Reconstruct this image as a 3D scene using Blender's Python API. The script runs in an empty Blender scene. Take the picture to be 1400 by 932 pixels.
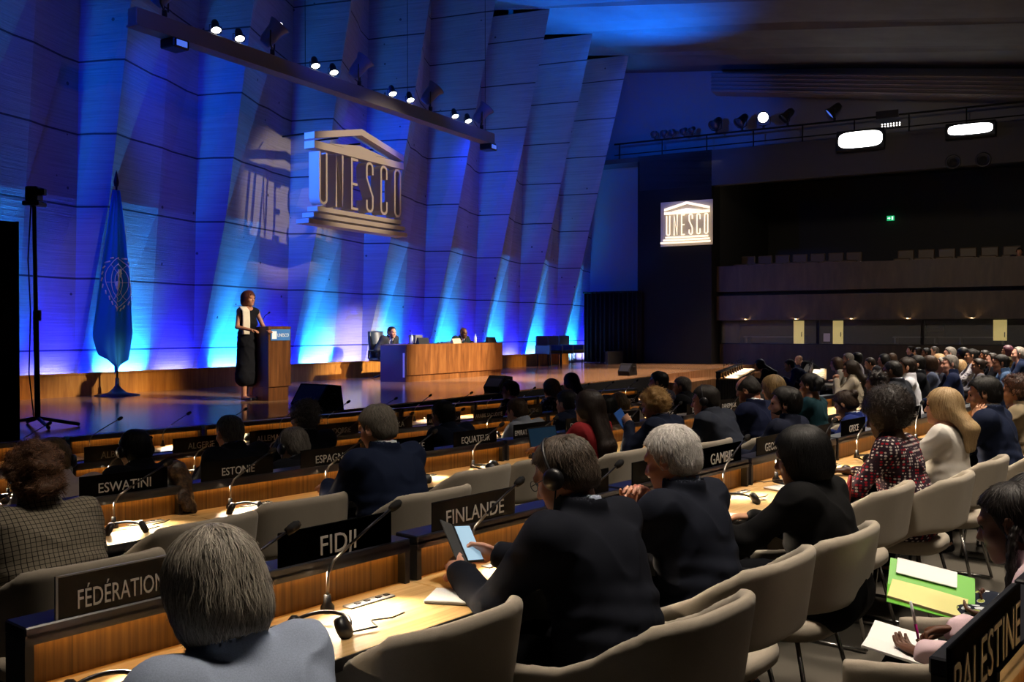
import bpy, bmesh, math, random
import numpy as np
from mathutils import Vector, Matrix, Euler
random.seed(7); RNG = np.random.RandomState(7)
SC = bpy.context.scene; COL = SC.collection
R = math.radians; PI = math.pi

# ------------------------------------------------------------------ helpers
def lin(h):
    h = h.lstrip('#'); c = [int(h[i:i+2], 16)/255 for i in (0, 2, 4)]
    return tuple(v/12.92 if v <= .04045 else ((v+.055)/1.055)**2.4 for v in c)

def tag(o, label=None, cat=None, group=None, kind=None):
    if label: o['label'] = label
    if cat: o['category'] = cat
    if group: o['group'] = group
    if kind: o['kind'] = kind
    return o

def link(o, parent=None):
    COL.objects.link(o)
    if parent is not None: o.parent = parent
    return o

def empty(name, loc=(0, 0, 0), rz=0.0):
    o = bpy.data.objects.new(name, None); o.empty_display_size = .1
    o.location = loc; o.rotation_euler = (0, 0, rz)
    return link(o)

def copy_tree(o, parent=None):
    c = o.copy(); link(c)
    c.parent = parent
    for ch in list(o.children): copy_tree(ch, c)
    return c

class MB:
    """collects shapes of ONE object"""
    def __init__(s): s.bm = bmesh.new(); s.mats = []
    def mi(s, m):
        if m not in s.mats: s.mats.append(m)
        return s.mats.index(m)
    def _fin(s, geom, m, M, smooth=False):
        vs = [v for v in geom if isinstance(v, bmesh.types.BMVert)]
        if M is not None: bmesh.ops.transform(s.bm, matrix=M, verts=vs)
        k = s.mi(m)
        for f in {f for v in vs for f in v.link_faces}:
            f.material_index = k; f.smooth = smooth
        return vs
    def box(s, lo, hi, m, bev=0.0, M=None, seg=1):
        b = bmesh.new()
        r = bmesh.ops.create_cube(b, size=1)
        c = [(lo[i]+hi[i])/2 for i in range(3)]; d = [hi[i]-lo[i] for i in range(3)]
        for v in b.verts: v.co = Vector((c[i]+v.co[i]*d[i] for i in range(3)))
        if bev > 0: bmesh.ops.bevel(b, geom=b.edges[:], offset=bev, segments=seg, affect='EDGES', profile=.5)
        return s.add(b, m, M, smooth=False)
    def add(s, b, m, M=None, smooth=False):
        me = bpy.data.meshes.new('t'); b.to_mesh(me); b.free()
        n0 = len(s.bm.verts); s.bm.from_mesh(me); bpy.data.meshes.remove(me)
        s.bm.verts.ensure_lookup_table()
        return s._fin(s.bm.verts[n0:], m, M, smooth)
    def tube(s, pts, rad, m, n=8, M=None, caps=True):
        pts = [Vector(p) for p in pts]
        rr = rad if isinstance(rad, (list, tuple)) else [rad]*len(pts)
        rings = []; up = Vector((0, 0, 1)); prev = None; allv = []
        for i, p in enumerate(pts):
            t = (pts[min(i+1, len(pts)-1)]-pts[max(i-1, 0)])
            t = t.normalized() if t.length > 1e-9 else Vector((0, 0, 1))
            if prev is None:
                a = t.cross(up)
                if a.length < 1e-3: a = t.cross(Vector((1, 0, 0)))
            else:
                a = prev - t*prev.dot(t)
                if a.length < 1e-6: a = t.cross(up)
            a.normalize(); prev = a; b = t.cross(a)
            ring = [s.bm.verts.new(p+(a*math.cos(2*PI*k/n)+b*math.sin(2*PI*k/n))*rr[i]) for k in range(n)]
            rings.append(ring); allv += ring
        for i in range(len(rings)-1):
            for k in range(n):
                s.bm.faces.new((rings[i][k], rings[i][(k+1) % n], rings[i+1][(k+1) % n], rings[i+1][k]))
        if caps:
            s.bm.faces.new(rings[0][::-1]); s.bm.faces.new(rings[-1])
        return s._fin(allv, m, M, True)
    def lathe(s, prof, m, n=20, M=None):
        """prof: list of (r,z)"""
        rings = []; allv = []
        for r, z in prof:
            ring = [s.bm.verts.new((max(r, 1e-4)*math.cos(2*PI*k/n), max(r, 1e-4)*math.sin(2*PI*k/n), z)) for k in range(n)]
            rings.append(ring); allv += ring
        for i in range(len(rings)-1):
            for k in range(n):
                s.bm.faces.new((rings[i][k], rings[i][(k+1) % n], rings[i+1][(k+1) % n], rings[i+1][k]))
        s.bm.faces.new(rings[0][::-1]); s.bm.faces.new(rings[-1])
        return s._fin(allv, m, M, True)
    def prism(s, poly, y0, y1, m, M=None):
        """polygon in xz extruded along y"""
        a = [s.bm.verts.new((x, y0, z)) for x, z in poly]; b = [s.bm.verts.new((x, y1, z)) for x, z in poly]
        n = len(poly)
        s.bm.faces.new(a); s.bm.faces.new(b[::-1])
        for i in range(n): s.bm.faces.new((a[i], b[i], b[(i+1) % n], a[(i+1) % n]))
        return s._fin(a+b, m, M)
    def quad(s, pts, m):
        vs = [s.bm.verts.new(p) for p in pts]; s.bm.faces.new(vs)
        return s._fin(vs, m, None)
    def grid(s, f, nu, nv, m, smooth=True, closed=False):
        V = [[s.bm.verts.new(f(i/nu, j/nv)) for j in range(nv+1)] for i in range(nu+1)]
        for i in range(nu):
            for j in range(nv):
                s.bm.faces.new((V[i][j], V[i+1][j], V[i+1][j+1], V[i][j+1]))
        return s._fin([v for r in V for v in r], m, None, smooth)
    def build(s, name, parent=None, recalc=True):
        if recalc: bmesh.ops.recalc_face_normals(s.bm, faces=s.bm.faces[:])
        me = bpy.data.meshes.new(name); s.bm.to_mesh(me); s.bm.free()
        for m in s.mats: me.materials.append(m)
        return link(bpy.data.objects.new(name, me), parent)

def frame(o, x, y, z):
    M = Matrix((x, y, z)).transposed().to_4x4(); M.translation = Vector(o); return M

_txt = {}
def text_mesh(txt, height, maxw, depth=.002, sx=None):
    """flat lettering in the xz plane facing -y, centred; returns a new mesh"""
    c = bpy.data.curves.new('t', 'FONT'); c.body = txt; c.size = 1; c.extrude = .01; c.align_x = 'CENTER'; c.resolution_u = 3
    o = bpy.data.objects.new('t', c); COL.objects.link(o)
    dg = bpy.context.evaluated_depsgraph_get(); dg.update()
    me = bpy.data.meshes.new_from_object(o.evaluated_get(dg))
    bpy.data.objects.remove(o); bpy.data.curves.remove(c)
    n = len(me.vertices); co = np.zeros(n*3, np.float32); me.vertices.foreach_get('co', co); co = co.reshape(-1, 3)
    w = co[:, 0].max()-co[:, 0].min(); mx = (co[:, 0].max()+co[:, 0].min())/2
    cap = .729
    ky = height/cap; kx = ky if sx is None else ky*sx
    if w*kx > maxw: kx = maxw/w
    out = np.zeros_like(co); out[:, 0] = (co[:, 0]-mx)*kx; out[:, 2] = co[:, 1]*ky-height/2; out[:, 1] = -(co[:, 2]/.01)*depth/2
    me.vertices.foreach_set('co', out.ravel()); me.update()
    return me

def text_obj(name, txt, height, maxw, m, parent, loc, rot=(0, 0, 0), depth=.002, sx=None):
    me = text_mesh(txt, height, maxw, depth, sx); me.materials.clear(); me.materials.append(m)
    o = bpy.data.objects.new(name, me); link(o, parent); o.location = loc; o.rotation_euler = rot
    return o

# ------------------------------------------------------------------ materials
def mat(name, col=(.5, .5, .5), rough=.5, metal=0., spec=.5, emit=None, estr=0., alpha=1., trans=0., sheen=0.):
    m = bpy.data.materials.new(name); m.use_nodes = True
    b = m.node_tree.nodes['Principled BSDF']; i = b.inputs
    if isinstance(col, str): col = lin(col)
    i['Base Color'].default_value = (*col, 1); i['Roughness'].default_value = rough; i['Metallic'].default_value = metal
    i['Specular IOR Level'].default_value = spec
    if emit is not None:
        if isinstance(emit, str): emit = lin(emit)
        i['Emission Color'].default_value = (*emit, 1); i['Emission Strength'].default_value = estr
    if alpha < 1: i['Alpha'].default_value = alpha
    if trans: i['Transmission Weight'].default_value = trans
    if sheen: i['Sheen Weight'].default_value = sheen
    return m

class NT:
    def __init__(s, m): s.m = m; s.t = m.node_tree; s.b = s.t.nodes['Principled BSDF']
    def n(s, typ, **k):
        nd = s.t.nodes.new(typ)
        for a, v in k.items():
            if a.startswith('i_'):
                key = a[2:]
                key = int(key) if key.isdigit() else key.replace('_', ' ')
                nd.inputs[key].default_value = v
            else: setattr(nd, a, v)
        return nd
    def l(s, a, b): s.t.links.new(a, b)
    def coord(s, kind='Object', scale=(1, 1, 1), rot=(0, 0, 0)):
        tc = s.n('ShaderNodeTexCoord'); mp = s.n('ShaderNodeMapping')
        mp.inputs['Scale'].default_value = scale; mp.inputs['Rotation'].default_value = rot
        s.l(tc.outputs[kind], mp.inputs[0]); return mp.outputs[0]
    def noise(s, vec, scale, detail=4, rough=.55, dist=0.):
        nd = s.n('ShaderNodeTexNoise'); nd.inputs['Scale'].default_value = scale; nd.inputs['Detail'].default_value = detail
        nd.inputs['Roughness'].default_value = rough; nd.inputs['Distortion'].default_value = dist
        s.l(vec, nd.inputs['Vector']); return nd.outputs['Fac']
    def ramp(s, fac, stops):
        nd = s.n('ShaderNodeValToRGB'); e = nd.color_ramp.elements
        while len(e) < len(stops): e.new(.5)
        for k, (p, c) in enumerate(stops):
            e[k].position = p; e[k].color = (*(lin(c) if isinstance(c, str) else c), 1)
        s.l(fac, nd.inputs[0]); return nd.outputs[0]
    def math(s, op, a, b=None, clamp=False):
        nd = s.n('ShaderNodeMath', operation=op); nd.use_clamp = clamp
        for k, v in enumerate((a, b)):
            if v is None: continue
            if isinstance(v, (int, float)): nd.inputs[k].default_value = v
            else: s.l(v, nd.inputs[k])
        return nd.outputs[0]
    def mix(s, fac, a, b, mode='MIX'):
        nd = s.n('ShaderNodeMix', data_type='RGBA', blend_type=mode)
        for key, v in ((0, fac), (6, a), (7, b)):
            if isinstance(v, (int, float)): nd.inputs[key].default_value = v
            elif isinstance(v, tuple): nd.inputs[key].default_value = (*v, 1)
            elif isinstance(v, str): nd.inputs[key].default_value = (*lin(v), 1)
            else: s.l(v, nd.inputs[key])
        return nd.outputs[2]
    def bump(s, h, strength=.3, dist=.01):
        nd = s.n('ShaderNodeBump'); nd.inputs['Strength'].default_value = strength; nd.inputs['Distance'].default_value = dist
        s.l(h, nd.inputs['Height']); s.l(nd.outputs[0], s.b.inputs['Normal'])
    def col(s, c): s.l(c, s.b.inputs['Base Color'])

def wood(name, c0, c1, c2, rough=.4, scale=(1, 1, 1), axis='z', fine=40.):
    m = mat(name, c1, rough); t = NT(m)
    sc = {'z': (fine, fine, 1.2), 'x': (1.2, fine, fine), 'y': (fine, 1.2, fine)}[axis]
    v = t.coord('Object', tuple(sc[i]*scale[i] for i in range(3)))
    n = t.noise(v, 1., 5, .6, .4)
    t.col(t.ramp(n, [(.28, c0), (.5, c1), (.72, c2)])); t.bump(n, .08, .003)
    return m

def fabric(name, c, rough=.9, var=.25, scale=400., bump=.25, sheen=.1):
    m = mat(name, c, rough, spec=.2, sheen=sheen); t = NT(m)
    if isinstance(c, str): c = lin(c)
    v = t.coord('Object'); n = t.noise(v, scale, 2, .6)
    n2 = t.noise(v, 6., 3)
    f = t.math('ADD', t.math('MULTIPLY', n, .7), t.math('MULTIPLY', n2, .3))
    t.col(t.ramp(f, [(.25, tuple(x*(1-var) for x in c)), (.75, tuple(min(1, x*(1+var)) for x in c))]))
    t.bump(n, bump, .002)
    return m

M = {}
M['black'] = mat('black_satin', (.006, .006, .008), .4)
M['black_matte'] = mat('black_matte', (.006, .006, .007), .8, spec=.2)
M['black_gloss'] = mat('black_plate', (.004, .004, .005), .6, spec=.08)
M['rail'] = mat('navy_black_lacquer', (.007, .007, .013), .3)
M['letter'] = mat('letter_grey', (.5, .5, .5), .5)
M['plate_edge'] = mat('plate_edge', (.22, .22, .22), .4)
M['chrome'] = mat('steel_tube', (.35, .34, .33), .25, 1.)
M['goose'] = mat('gooseneck_steel', (.5, .46, .4), .3, 1.)
M['darkmetal'] = mat('dark_metal', (.02, .02, .025), .35, .8)
M['grey_plastic'] = mat('grey_plastic', (.25, .25, .25), .4)
M['white_paper'] = mat('white_paper', (.8, .8, .78), .7)
M['beige'] = fabric('beige_wool', '#a3998a', .95, .16, 500., .2)
M['panel'] = wood('walnut_panel', '#463012', '#6b4c20', '#856633', .45, axis='z', fine=55.)
M['top'] = wood('oak_worktop', '#ad8550', '#c8a36c', '#d8b988', .4, axis='x', fine=38.)
M['leg_dark'] = mat('desk_dark', (.008, .007, .008), .6)
M['led'] = mat('led_strip', (1, .6, .2), .5, emit=(1., .52, .14), estr=12.)
M['stagewood'] = wood('stage_walnut', '#3f2413', '#5e3a20', '#7a5030', .35, axis='z', fine=14.)
M['plinth'] = wood('plinth_wood', '#8a5218', '#ad7026', '#bf8436', .45, axis='z', fine=12.)
# ------------------------------------------------------------------ place geometry
F_PX = 1300.0; EYE = 1.62; HZ = 453.0
cam = bpy.data.cameras.new('camera'); cam.sensor_width = 36; cam.lens = F_PX/1400*36; cam.clip_start = .05
co = link(bpy.data.objects.new('camera', cam)); co.location = (0, 0, EYE)
co.rotation_euler = (R(90)-math.atan((466-HZ)/F_PX), 0, 0); SC.camera = co

def px_at(x, y, depth):
    return Vector(((x-700)/F_PX*depth, depth, EYE-(y-HZ)/F_PX*depth))
# near block of desks
DX, DY = .6334, .7738                     # row direction
YAW = math.atan2(DY, DX)
def row(u, v, z=0.): return Vector((u*DX-v*DY, u*DY+v*DX, z))
def row_u(x, v):
    r = (x-700)/F_PX; d = v/(DX-r*DY)     # depth
    return d*(r*DX+DY), d
def floor_v(v):
    return float(np.interp(v, [.44, .47, 3.0, 4.2, 5.2, 7.6], [.15, 0, 0, -.06, -.16, -.2]))
# stage wall
NW = Vector((.8695, -.494, 0)); DW = Vector((.494, .8695, 0)); STAGE = .54
def wall(s, fwd=0., z=0.):
    p = NW*(-14.6+fwd)+DW*s; p.z = z; return p
S0, PER = 10.74, 2.6
WYAW = math.atan2(-DW.y, -DW.x)           # local +y towards the hall (NW), +x to stage left
def wall_frame(s, fwd, z, flip=False):
    # local x = along DW, y = into the wall (-NW), z up  -> fronts face -y (towards the hall)
    return frame(wall(s, fwd, z), DW, -NW, Vector((0, 0, 1)))
WROT = math.atan2(DW.y, DW.x)             # object whose -y faces the hall

# ---------- materials of the shell
def concrete():
    m = mat('board_marked_concrete', (.42, .42, .43), .8, spec=.3); t = NT(m)
    v = t.coord('Object', (.35, .35, 14.)); n = t.noise(v, 2.2, 6, .65, .3)
    v2 = t.coord('Object', (1, 1, 1)); n2 = t.noise(v2, 1.1, 4)
    sep = t.n('ShaderNodeSeparateXYZ'); tc = t.n('ShaderNodeTexCoord'); t.l(tc.outputs['Object'], sep.inputs[0])
    z = t.math('DIVIDE', t.math('ADD', sep.outputs[2], -1.30), 1.225)
    fr = t.math('ABSOLUTE', t.math('SUBTRACT', t.math('FRACT', t.math('ADD', z, .5)), .5))
    joint = t.math('LESS_THAN', fr, .013)
    vor = t.n('ShaderNodeTexVoronoi'); vor.inputs['Scale'].default_value = 1.9; t.l(v2, vor.inputs['Vector'])
    hole = t.math('LESS_THAN', vor.outputs['Distance'], .06)
    f = t.math('ADD', t.math('MULTIPLY', n, .75), t.math('MULTIPLY', n2, .25))
    c = t.ramp(f, [(.2, (.20, .20, .205)), (.5, (.32, .32, .325)), (.8, (.40, .40, .41))])
    c = t.mix(joint, c, (.05, .05, .06)); c = t.mix(hole, c, (.09, .09, .1)); t.col(c)
    t.bump(t.math('SUBTRACT', f, t.math('MULTIPLY', joint, .6)), .55, .03)
    return m
M['concrete'] = concrete()
def stage_floor_mat():
    m = mat('stage_parquet', (.25, .15, .09), .2, spec=.5); t = NT(m)
    v = t.coord('Object', (1.2, 30, 1), (0, 0, -WROT)); n = t.noise(v, 1.0, 5, .6, .2)
    t.col(t.ramp(n, [(.3, '#7a5636'), (.5, '#9a7250'), (.7, '#b48b66')]))
    n2 = t.noise(t.coord('Object', (2, 60, 1), (0, 0, -WROT)), 1., 3)
    rr = t.n('ShaderNodeMapRange'); t.l(n2, rr.inputs[0]); rr.inputs[3].default_value = .11; rr.inputs[4].default_value = .21
    t.l(rr.outputs[0], t.b.inputs['Roughness']); t.bump(n2, .03, .002)
    t.b.inputs['Coat Weight'].default_value = .0; t.b.inputs['Coat Roughness'].default_value = .16
    return m
M['stagefloor'] = stage_floor_mat()
M['carpet'] = fabric('grey_carpet', '#4b463e', 1., .2, 260., .3)
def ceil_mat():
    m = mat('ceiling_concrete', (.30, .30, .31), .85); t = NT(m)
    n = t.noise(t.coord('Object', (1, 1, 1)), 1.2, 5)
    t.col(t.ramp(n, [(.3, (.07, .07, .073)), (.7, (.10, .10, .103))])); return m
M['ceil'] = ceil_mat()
M['housewood'] = wood('house_wall_wood', '#2c2219', '#3a2d22', '#46382b', .5, axis='z', fine=6.)
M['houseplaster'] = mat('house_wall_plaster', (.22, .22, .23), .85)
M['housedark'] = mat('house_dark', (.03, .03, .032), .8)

# ---------- folded stage wall
LEAN = lambda k: .185+.011*(k-1)
def fold_pts(z_h):
    """zigzag plan at height h above the stage"""
    pts = []
    for k in range(-3, 9):
        s = S0+PER*k
        pts += [(s, LEAN(k)*z_h+.02), (s+.48*PER, .105*z_h-.07), (s+.896*PER, .03*z_h)]
    return pts
HB, HT = -.05, 10.1
mb = MB(); lo = fold_pts(0.); hi = fold_pts(HT)
NSEG = 3
levels = [[mb.bm.verts.new(wall(s, f*(j/NSEG), STAGE+HB+(HT-HB)*j/NSEG)) for (s, f) in hi] for j in range(NSEG+1)]
for j in range(NSEG):
    for i in range(len(hi)-1):
        mb.bm.faces.new((levels[j][i], levels[j][i+1], levels[j+1][i+1], levels[j+1][i]))
# closing return at the far end and a solid back
i = len(hi)-1
bk = [mb.bm.verts.new(wall(hi[i][0]+.05, -.5, STAGE+HB)), mb.bm.verts.new(wall(hi[i][0]+.05, -.5, STAGE+HT))]
mb.bm.faces.new((levels[0][i], bk[0], bk[1], levels[3][i]))
mb._fin(mb.bm.verts[:], M['concrete'], None)
tag(mb.build('wall_back'), kind='structure')

# plinth in front of the light trough
mb = MB(); fr = wall_frame(0, 0, 0)
mb.box((S0-8, -.50, STAGE), (S0+6.9*PER, -.45, STAGE+.385), M['plinth'], M=fr)
mb.box((S0-8, -.52, STAGE+.36), (S0+6.9*PER, -.43, STAGE+.385), M['plinth'], M=fr)
tag(mb.build('baseboard_stage'), kind='structure')
mb = MB()
mb.box((S0+6.92*PER, -1.9, STAGE), (S0+8.1*PER, -1.8, STAGE+.42), M['housedark'], .01, M=fr)
tag(mb.build('trim_1'), kind='structure')

# ---------- stage: front edge parallel to the wall
mb = MB(); FE = 6.1                       # distance wall -> front edge
poly = [(S0-10, .3), (S0+8.3*PER, .3), (S0+8.3*PER, -FE), (S0-10, -FE)]
def slab(mb, poly, z0, z1, m, fr):
    a = [mb.bm.verts.new(fr @ Vector((x, y, z0))) for x, y in poly]; b = [mb.bm.verts.new(fr @ Vector((x, y, z1))) for x, y in poly]
    n = len(poly); mb.bm.faces.new(a); mb.bm.faces.new(b[::-1])
    for i in range(n): mb.bm.faces.new((a[i], b[i], b[(i+1) % n], a[(i+1) % n]))
    mb._fin(a+b, m, None)
slab(mb, poly, -.25, STAGE, M['stagefloor'], fr)
tag(mb.build('floor_stage'), kind='structure')
mb = MB()                                 # step along the right half of the stage
mb.box((S0+4.6*PER, -FE-.55, -.25), (S0+8.3*PER, -FE, STAGE-.20), M['stagefloor'], M=fr)
tag(mb.build('stage_step'), kind='structure')
mb = MB(); mb.box((S0-10, -FE-.012, -.25), (S0+4.6*PER, -FE, STAGE-.02), M['black_matte'], M=fr)
tag(mb.build('trim_2'), kind='structure')

# ---------- hall floor (gently stepped)
mb = MB(); vs = [-6, -.5, .44, .47, 3.0, 4.2, 5.2, 7.6, 20]
for a, b in zip(vs[:-1], vs[1:]):
    mb.quad([row(-8, a, floor_v(a)), row(45, a, floor_v(a)), row(45, b, floor_v(b)), row(-8, b, floor_v(b))], M['carpet'])
bmesh.ops.remove_doubles(mb.bm, verts=mb.bm.verts[:], dist=1e-4)
tag(mb.build('floor'), kind='structure')

# ---------- roof: folded plates falling away from the stage wall
mb = MB(); CL = 26.
top0 = [(s, f, STAGE+HT+(0. if i % 3 == 0 else (.10 if i % 3 == 1 else .22))) for i, (s, f) in enumerate(hi)]
rows_ = []
for j in range(5):
    t = j/4*CL
    rr = []
    for i, (s, f, z) in enumerate(top0):
        amp = (z-(STAGE+HT))*(1-.8*min(1, t/14))
        rr.append(mb.bm.verts.new(wall(s, (f if t == 0 else max(f, 2.0)*0+2.0)+t - (.0 if t else 0), STAGE+HT-.127*t+amp)))
    rows_.append(rr)
for j in range(4):
    for i in range(len(top0)-1):
        mb.bm.faces.new((rows_[j][i], rows_[j][i+1], rows_[j+1][i+1], rows_[j+1][i]))
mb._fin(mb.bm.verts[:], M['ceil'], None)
ce = [mb.bm.verts.new(wall(S0-3*PER, -.6, STAGE+HT+.6)), mb.bm.verts.new(wall(S0+9*PER, -.6, STAGE+HT+.6)),
      mb.bm.verts.new(wall(S0+9*PER, 28, STAGE+HT+1.2)), mb.bm.verts.new(wall(S0-3*PER, 28, STAGE+HT+1.2))]
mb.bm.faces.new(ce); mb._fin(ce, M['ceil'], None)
tag(mb.build('ceiling'), kind='structure')

# ---------- far side wall (runs along NW from the stage corner)
FW0 = Vector((3.4, 34., 0)); FD = NW.copy(); FN = -DW      # faces back along the stage
def fw(t, out=0., z=0.):
    p = FW0+FD*t+FN*out; p.z = z; return p
FR = frame(fw(0), FD, DW, Vector((0, 0, 1)))             # local x = t, y = away from us, z up
def fbox(name, lo, hi, m, kind='structure', bev=0.):
    mb = MB(); mb.box(lo, hi, m, bev, M=FR); o = mb.build(name)
    if kind: tag(o, kind=kind)
    return o
fbox('wall_right', (-4, 0, 7.5), (26, .3, 11.), M['houseplaster'])          # upper wall, washed in blue
# ------------------------------------------------------------------ far side of the hall
fbox('wall_right_lower', (-4, 0, -.25), (1.7, .3, 7.5), M['houseplaster'])
fbox('wall_right_base', (4.1, 0, -.3), (26, .3, 1.2), M['housewood'])
fbox('trim_3', (4.05, -.35, 1.99), (26, 0.3, 2.80), M['housewood'])        # fascia over the booths
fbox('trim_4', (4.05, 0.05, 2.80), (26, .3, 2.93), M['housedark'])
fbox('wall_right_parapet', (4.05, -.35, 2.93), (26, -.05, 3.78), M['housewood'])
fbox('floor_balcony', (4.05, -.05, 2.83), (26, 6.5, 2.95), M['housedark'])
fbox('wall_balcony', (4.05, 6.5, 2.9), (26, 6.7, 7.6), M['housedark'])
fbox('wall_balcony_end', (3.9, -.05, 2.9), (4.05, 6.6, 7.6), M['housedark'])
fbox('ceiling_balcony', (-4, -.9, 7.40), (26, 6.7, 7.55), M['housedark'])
# booth recess
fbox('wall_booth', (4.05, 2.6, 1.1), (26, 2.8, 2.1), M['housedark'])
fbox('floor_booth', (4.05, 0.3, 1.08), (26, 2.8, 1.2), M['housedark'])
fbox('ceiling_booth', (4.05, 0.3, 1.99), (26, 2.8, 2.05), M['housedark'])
M['glass'] = mat('booth_glass', (.9, .95, 1.), .02, spec=.5, alpha=.10)
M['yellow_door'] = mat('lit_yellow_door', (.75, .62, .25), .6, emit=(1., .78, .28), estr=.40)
def t_of(px):
    r = (px-700)/F_PX
    return (r*FW0.y-FW0.x)/(FD.x-r*FD.y)
bounds = [4.1, 7.3, 10.4, 13.2, 17., 21., 26.]
for i, (a, b) in enumerate(zip(bounds[:-1], bounds[1:])):
    mb = MB(); mb.box((a+.05, .12, 1.22), (b-.05, .135, 1.985), M['glass'], M=FR)
    w = mb.build('window_%d' % (i+1)); tag(w, kind='structure')
    mb = MB()
    mb.box((a, .08, 1.2), (a+.05, .18, 1.99), M['darkmetal'], M=FR)
    mb.box((a, .08, 1.2), (b, .18, 1.225), M['darkmetal'], M=FR); mb.box((a, .08, 1.965), (b, .18, 1.99), M['darkmetal'], M=FR)
    mb.build('window_frame', w)
for i, (x0, x1, z0) in enumerate(((1082, 1096, 1.2), (1136, 1150, 1.2), (1357, 1376, 1.35))):
    mb = MB(); d = .3 if i < 2 else .35
    mb.box((t_of(x0), d, z0), (t_of(x1), d+.05, 1.985), M['yellow_door'], M=FR); o = mb.build('door_%d' % (i+1)); tag(o, kind='structure')
    mb = MB(); mb.tube([FR @ Vector((t_of(x1)-.06, d-.04, 1.45)), FR @ Vector((t_of(x1)-.06, d-.04, 1.6))], .012, M['chrome']); mb.build('door_handle', o)
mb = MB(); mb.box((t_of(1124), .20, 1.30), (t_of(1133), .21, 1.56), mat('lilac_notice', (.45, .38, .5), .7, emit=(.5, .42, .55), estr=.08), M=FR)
tag(mb.build('notice'), 'small pale notice stuck up in the interpretation booth between two yellow doors', 'notice')
# booth desks and chairs glimpsed behind the glass
M['booth_grey'] = mat('booth_furniture', (.10, .10, .11), .5)
for i, (px, lab) in enumerate(((1052, 'dark booth desk seen left of the yellow doors'), (1265, 'dark booth desk behind glass under a metal framed screen'), (1322, 'dark booth desk beside the yellow door at far right'))):
    t = t_of(px); mb = MB()
    mb.box((t-1.0, .5, 1.42), (t+1.0, 1.1, 1.46), M['booth_grey'], M=FR)
    for s in (-.95, .9): mb.box((t+s, .5, 1.2), (t+s+.05, 1.1, 1.42), M['booth_grey'], M=FR)
    o = mb.build('booth_desk'); tag(o, lab, 'desk')
mb = MB(); ta, tb = t_of(1262), t_of(1287)
for (p, q) in (((ta, 1.44), (ta, 1.85)), ((tb, 1.44), (tb, 1.85)), ((ta, 1.85), (tb, 1.85)), ((ta, 1.62), (tb, 1.62))):
    mb.tube([FR @ Vector((p[0], .8, p[1])), FR @ Vector((q[0], .8, q[1]))], .018, M['chrome'])
tag(mb.build('screen_stand'), 'thin metal frame standing on the booth desk behind the glass', 'stand')
# downlights under the fascia
M['warmlamp'] = mat('warm_lamp', (1, .8, .5), .5, emit=(1., .68, .34), estr=5.)
for i, px in enumerate((1024, 1092, 1167, 1243, 1330)):
    t = t_of(px); mb = MB()
    mb.lathe([(.035, 0), (.05, 0), (.05, .03), (.035, .03)], M['darkmetal'], 12, FR @ Matrix.Translation((t, -.42, 2.02)))
    o = mb.build('downlight'); tag(o, 'small round downlight under the wooden fascia above the booths', 'lamp', 'fascia downlights')
    mb = MB(); mb.lathe([(.0, .0), (.034, .0), (.034, .01), (.0, .01)], M['warmlamp'], 10, FR @ Matrix.Translation((t, -.42, 2.015))); mb.build('lamp_lens', o)
    L = bpy.data.lights.new('fascia_light', 'SPOT'); L.energy = 7; L.color = (1., .66, .32); L.spot_size = R(120); L.shadow_soft_size = .03
    lo_ = link(bpy.data.objects.new('fascia_light', L)); lo_.location = FR @ Vector((t, -.47, 2.0)); lo_.rotation_euler = (R(180), 0, 0)
    lo_.rotation_euler = (R(150), 0, math.atan2(FD.y, FD.x))

# ---------- balcony seats
def make_seat():
    root = empty('auditorium_seat')
    a = mb = MB(); mb.box((-.25, -.05, .40), (.25, .40, .50), M['seat_dark'], .03, seg=2); mb.build('seat', root)
    mb = MB(); mb.box((-.25, .38, .45), (.25, .47, .98), M['seat_back'], .03, seg=2); mb.build('backrest', root)
    for s in (-1, 1):
        mb = MB(); mb.box((s*.27-.018, 0, .0), (s*.27+.018, .42, .62), M['seat_dark'], .01); mb.box((s*.27-.02, -.03, .60), (s*.27+.02, .36, .64), M['seat_arm'], .01)
        mb.build('armrest', root)
    return root
M['seat_dark'] = fabric('seat_navy', '#15161c', .9, .2)
M['seat_back'] = mat('seat_bronze', (.09, .055, .028), .45)
M['seat_arm'] = mat('seat_arm_metal', (.45, .40, .32), .35, .8)
proto = make_seat(); first = True
RY = math.atan2(FD.y, FD.x)
def tier(i): return 2.95+.33*i
for r_, (y, banks) in enumerate(((.55, ((4.55, 8.1, 7), (9.7, 17.0, 13))), (1.5, ((4.55, 8.1, 7), (9.7, 17.0, 13))))):
    for a, b, n in banks:
        for i in range(n):
            o = proto if first else copy_tree(proto); first = False
            t = a+(b-a)*i/(n-1)
            o.location = FR @ Vector((t, y, tier(r_))); o.rotation_euler = (0, 0, RY)
            tag(o, 'empty tip-up seat in the %s row of the dark balcony, %s the steps' % (('front', 'back')[r_], 'left of' if a < 9 else 'right of'), 'seat', 'balcony seats, %s row %s' % (('front', 'back')[r_], 'left' if a < 9 else 'right'))
fbox('floor_balcony_tier', (4.05, 1.25, 2.95), (26, 6.5, 3.28), M['housedark'])
M['step_edge'] = mat('step_nosing', (.30, .31, .32), .6)
mb = MB()
for i in range(4):
    mb.box((8.45, .25+.28*i, 2.95+.14*i), (9.35, .55+.28*i, 3.10+.14*i+.14), M['booth_grey'], M=FR)
    mb.box((8.45, .235+.28*i, 3.20+.14*i), (9.35, .27+.28*i, 3.25+.14*i), M['step_edge'], M=FR)
tag(mb.build('stair_balcony'), kind='structure')
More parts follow.
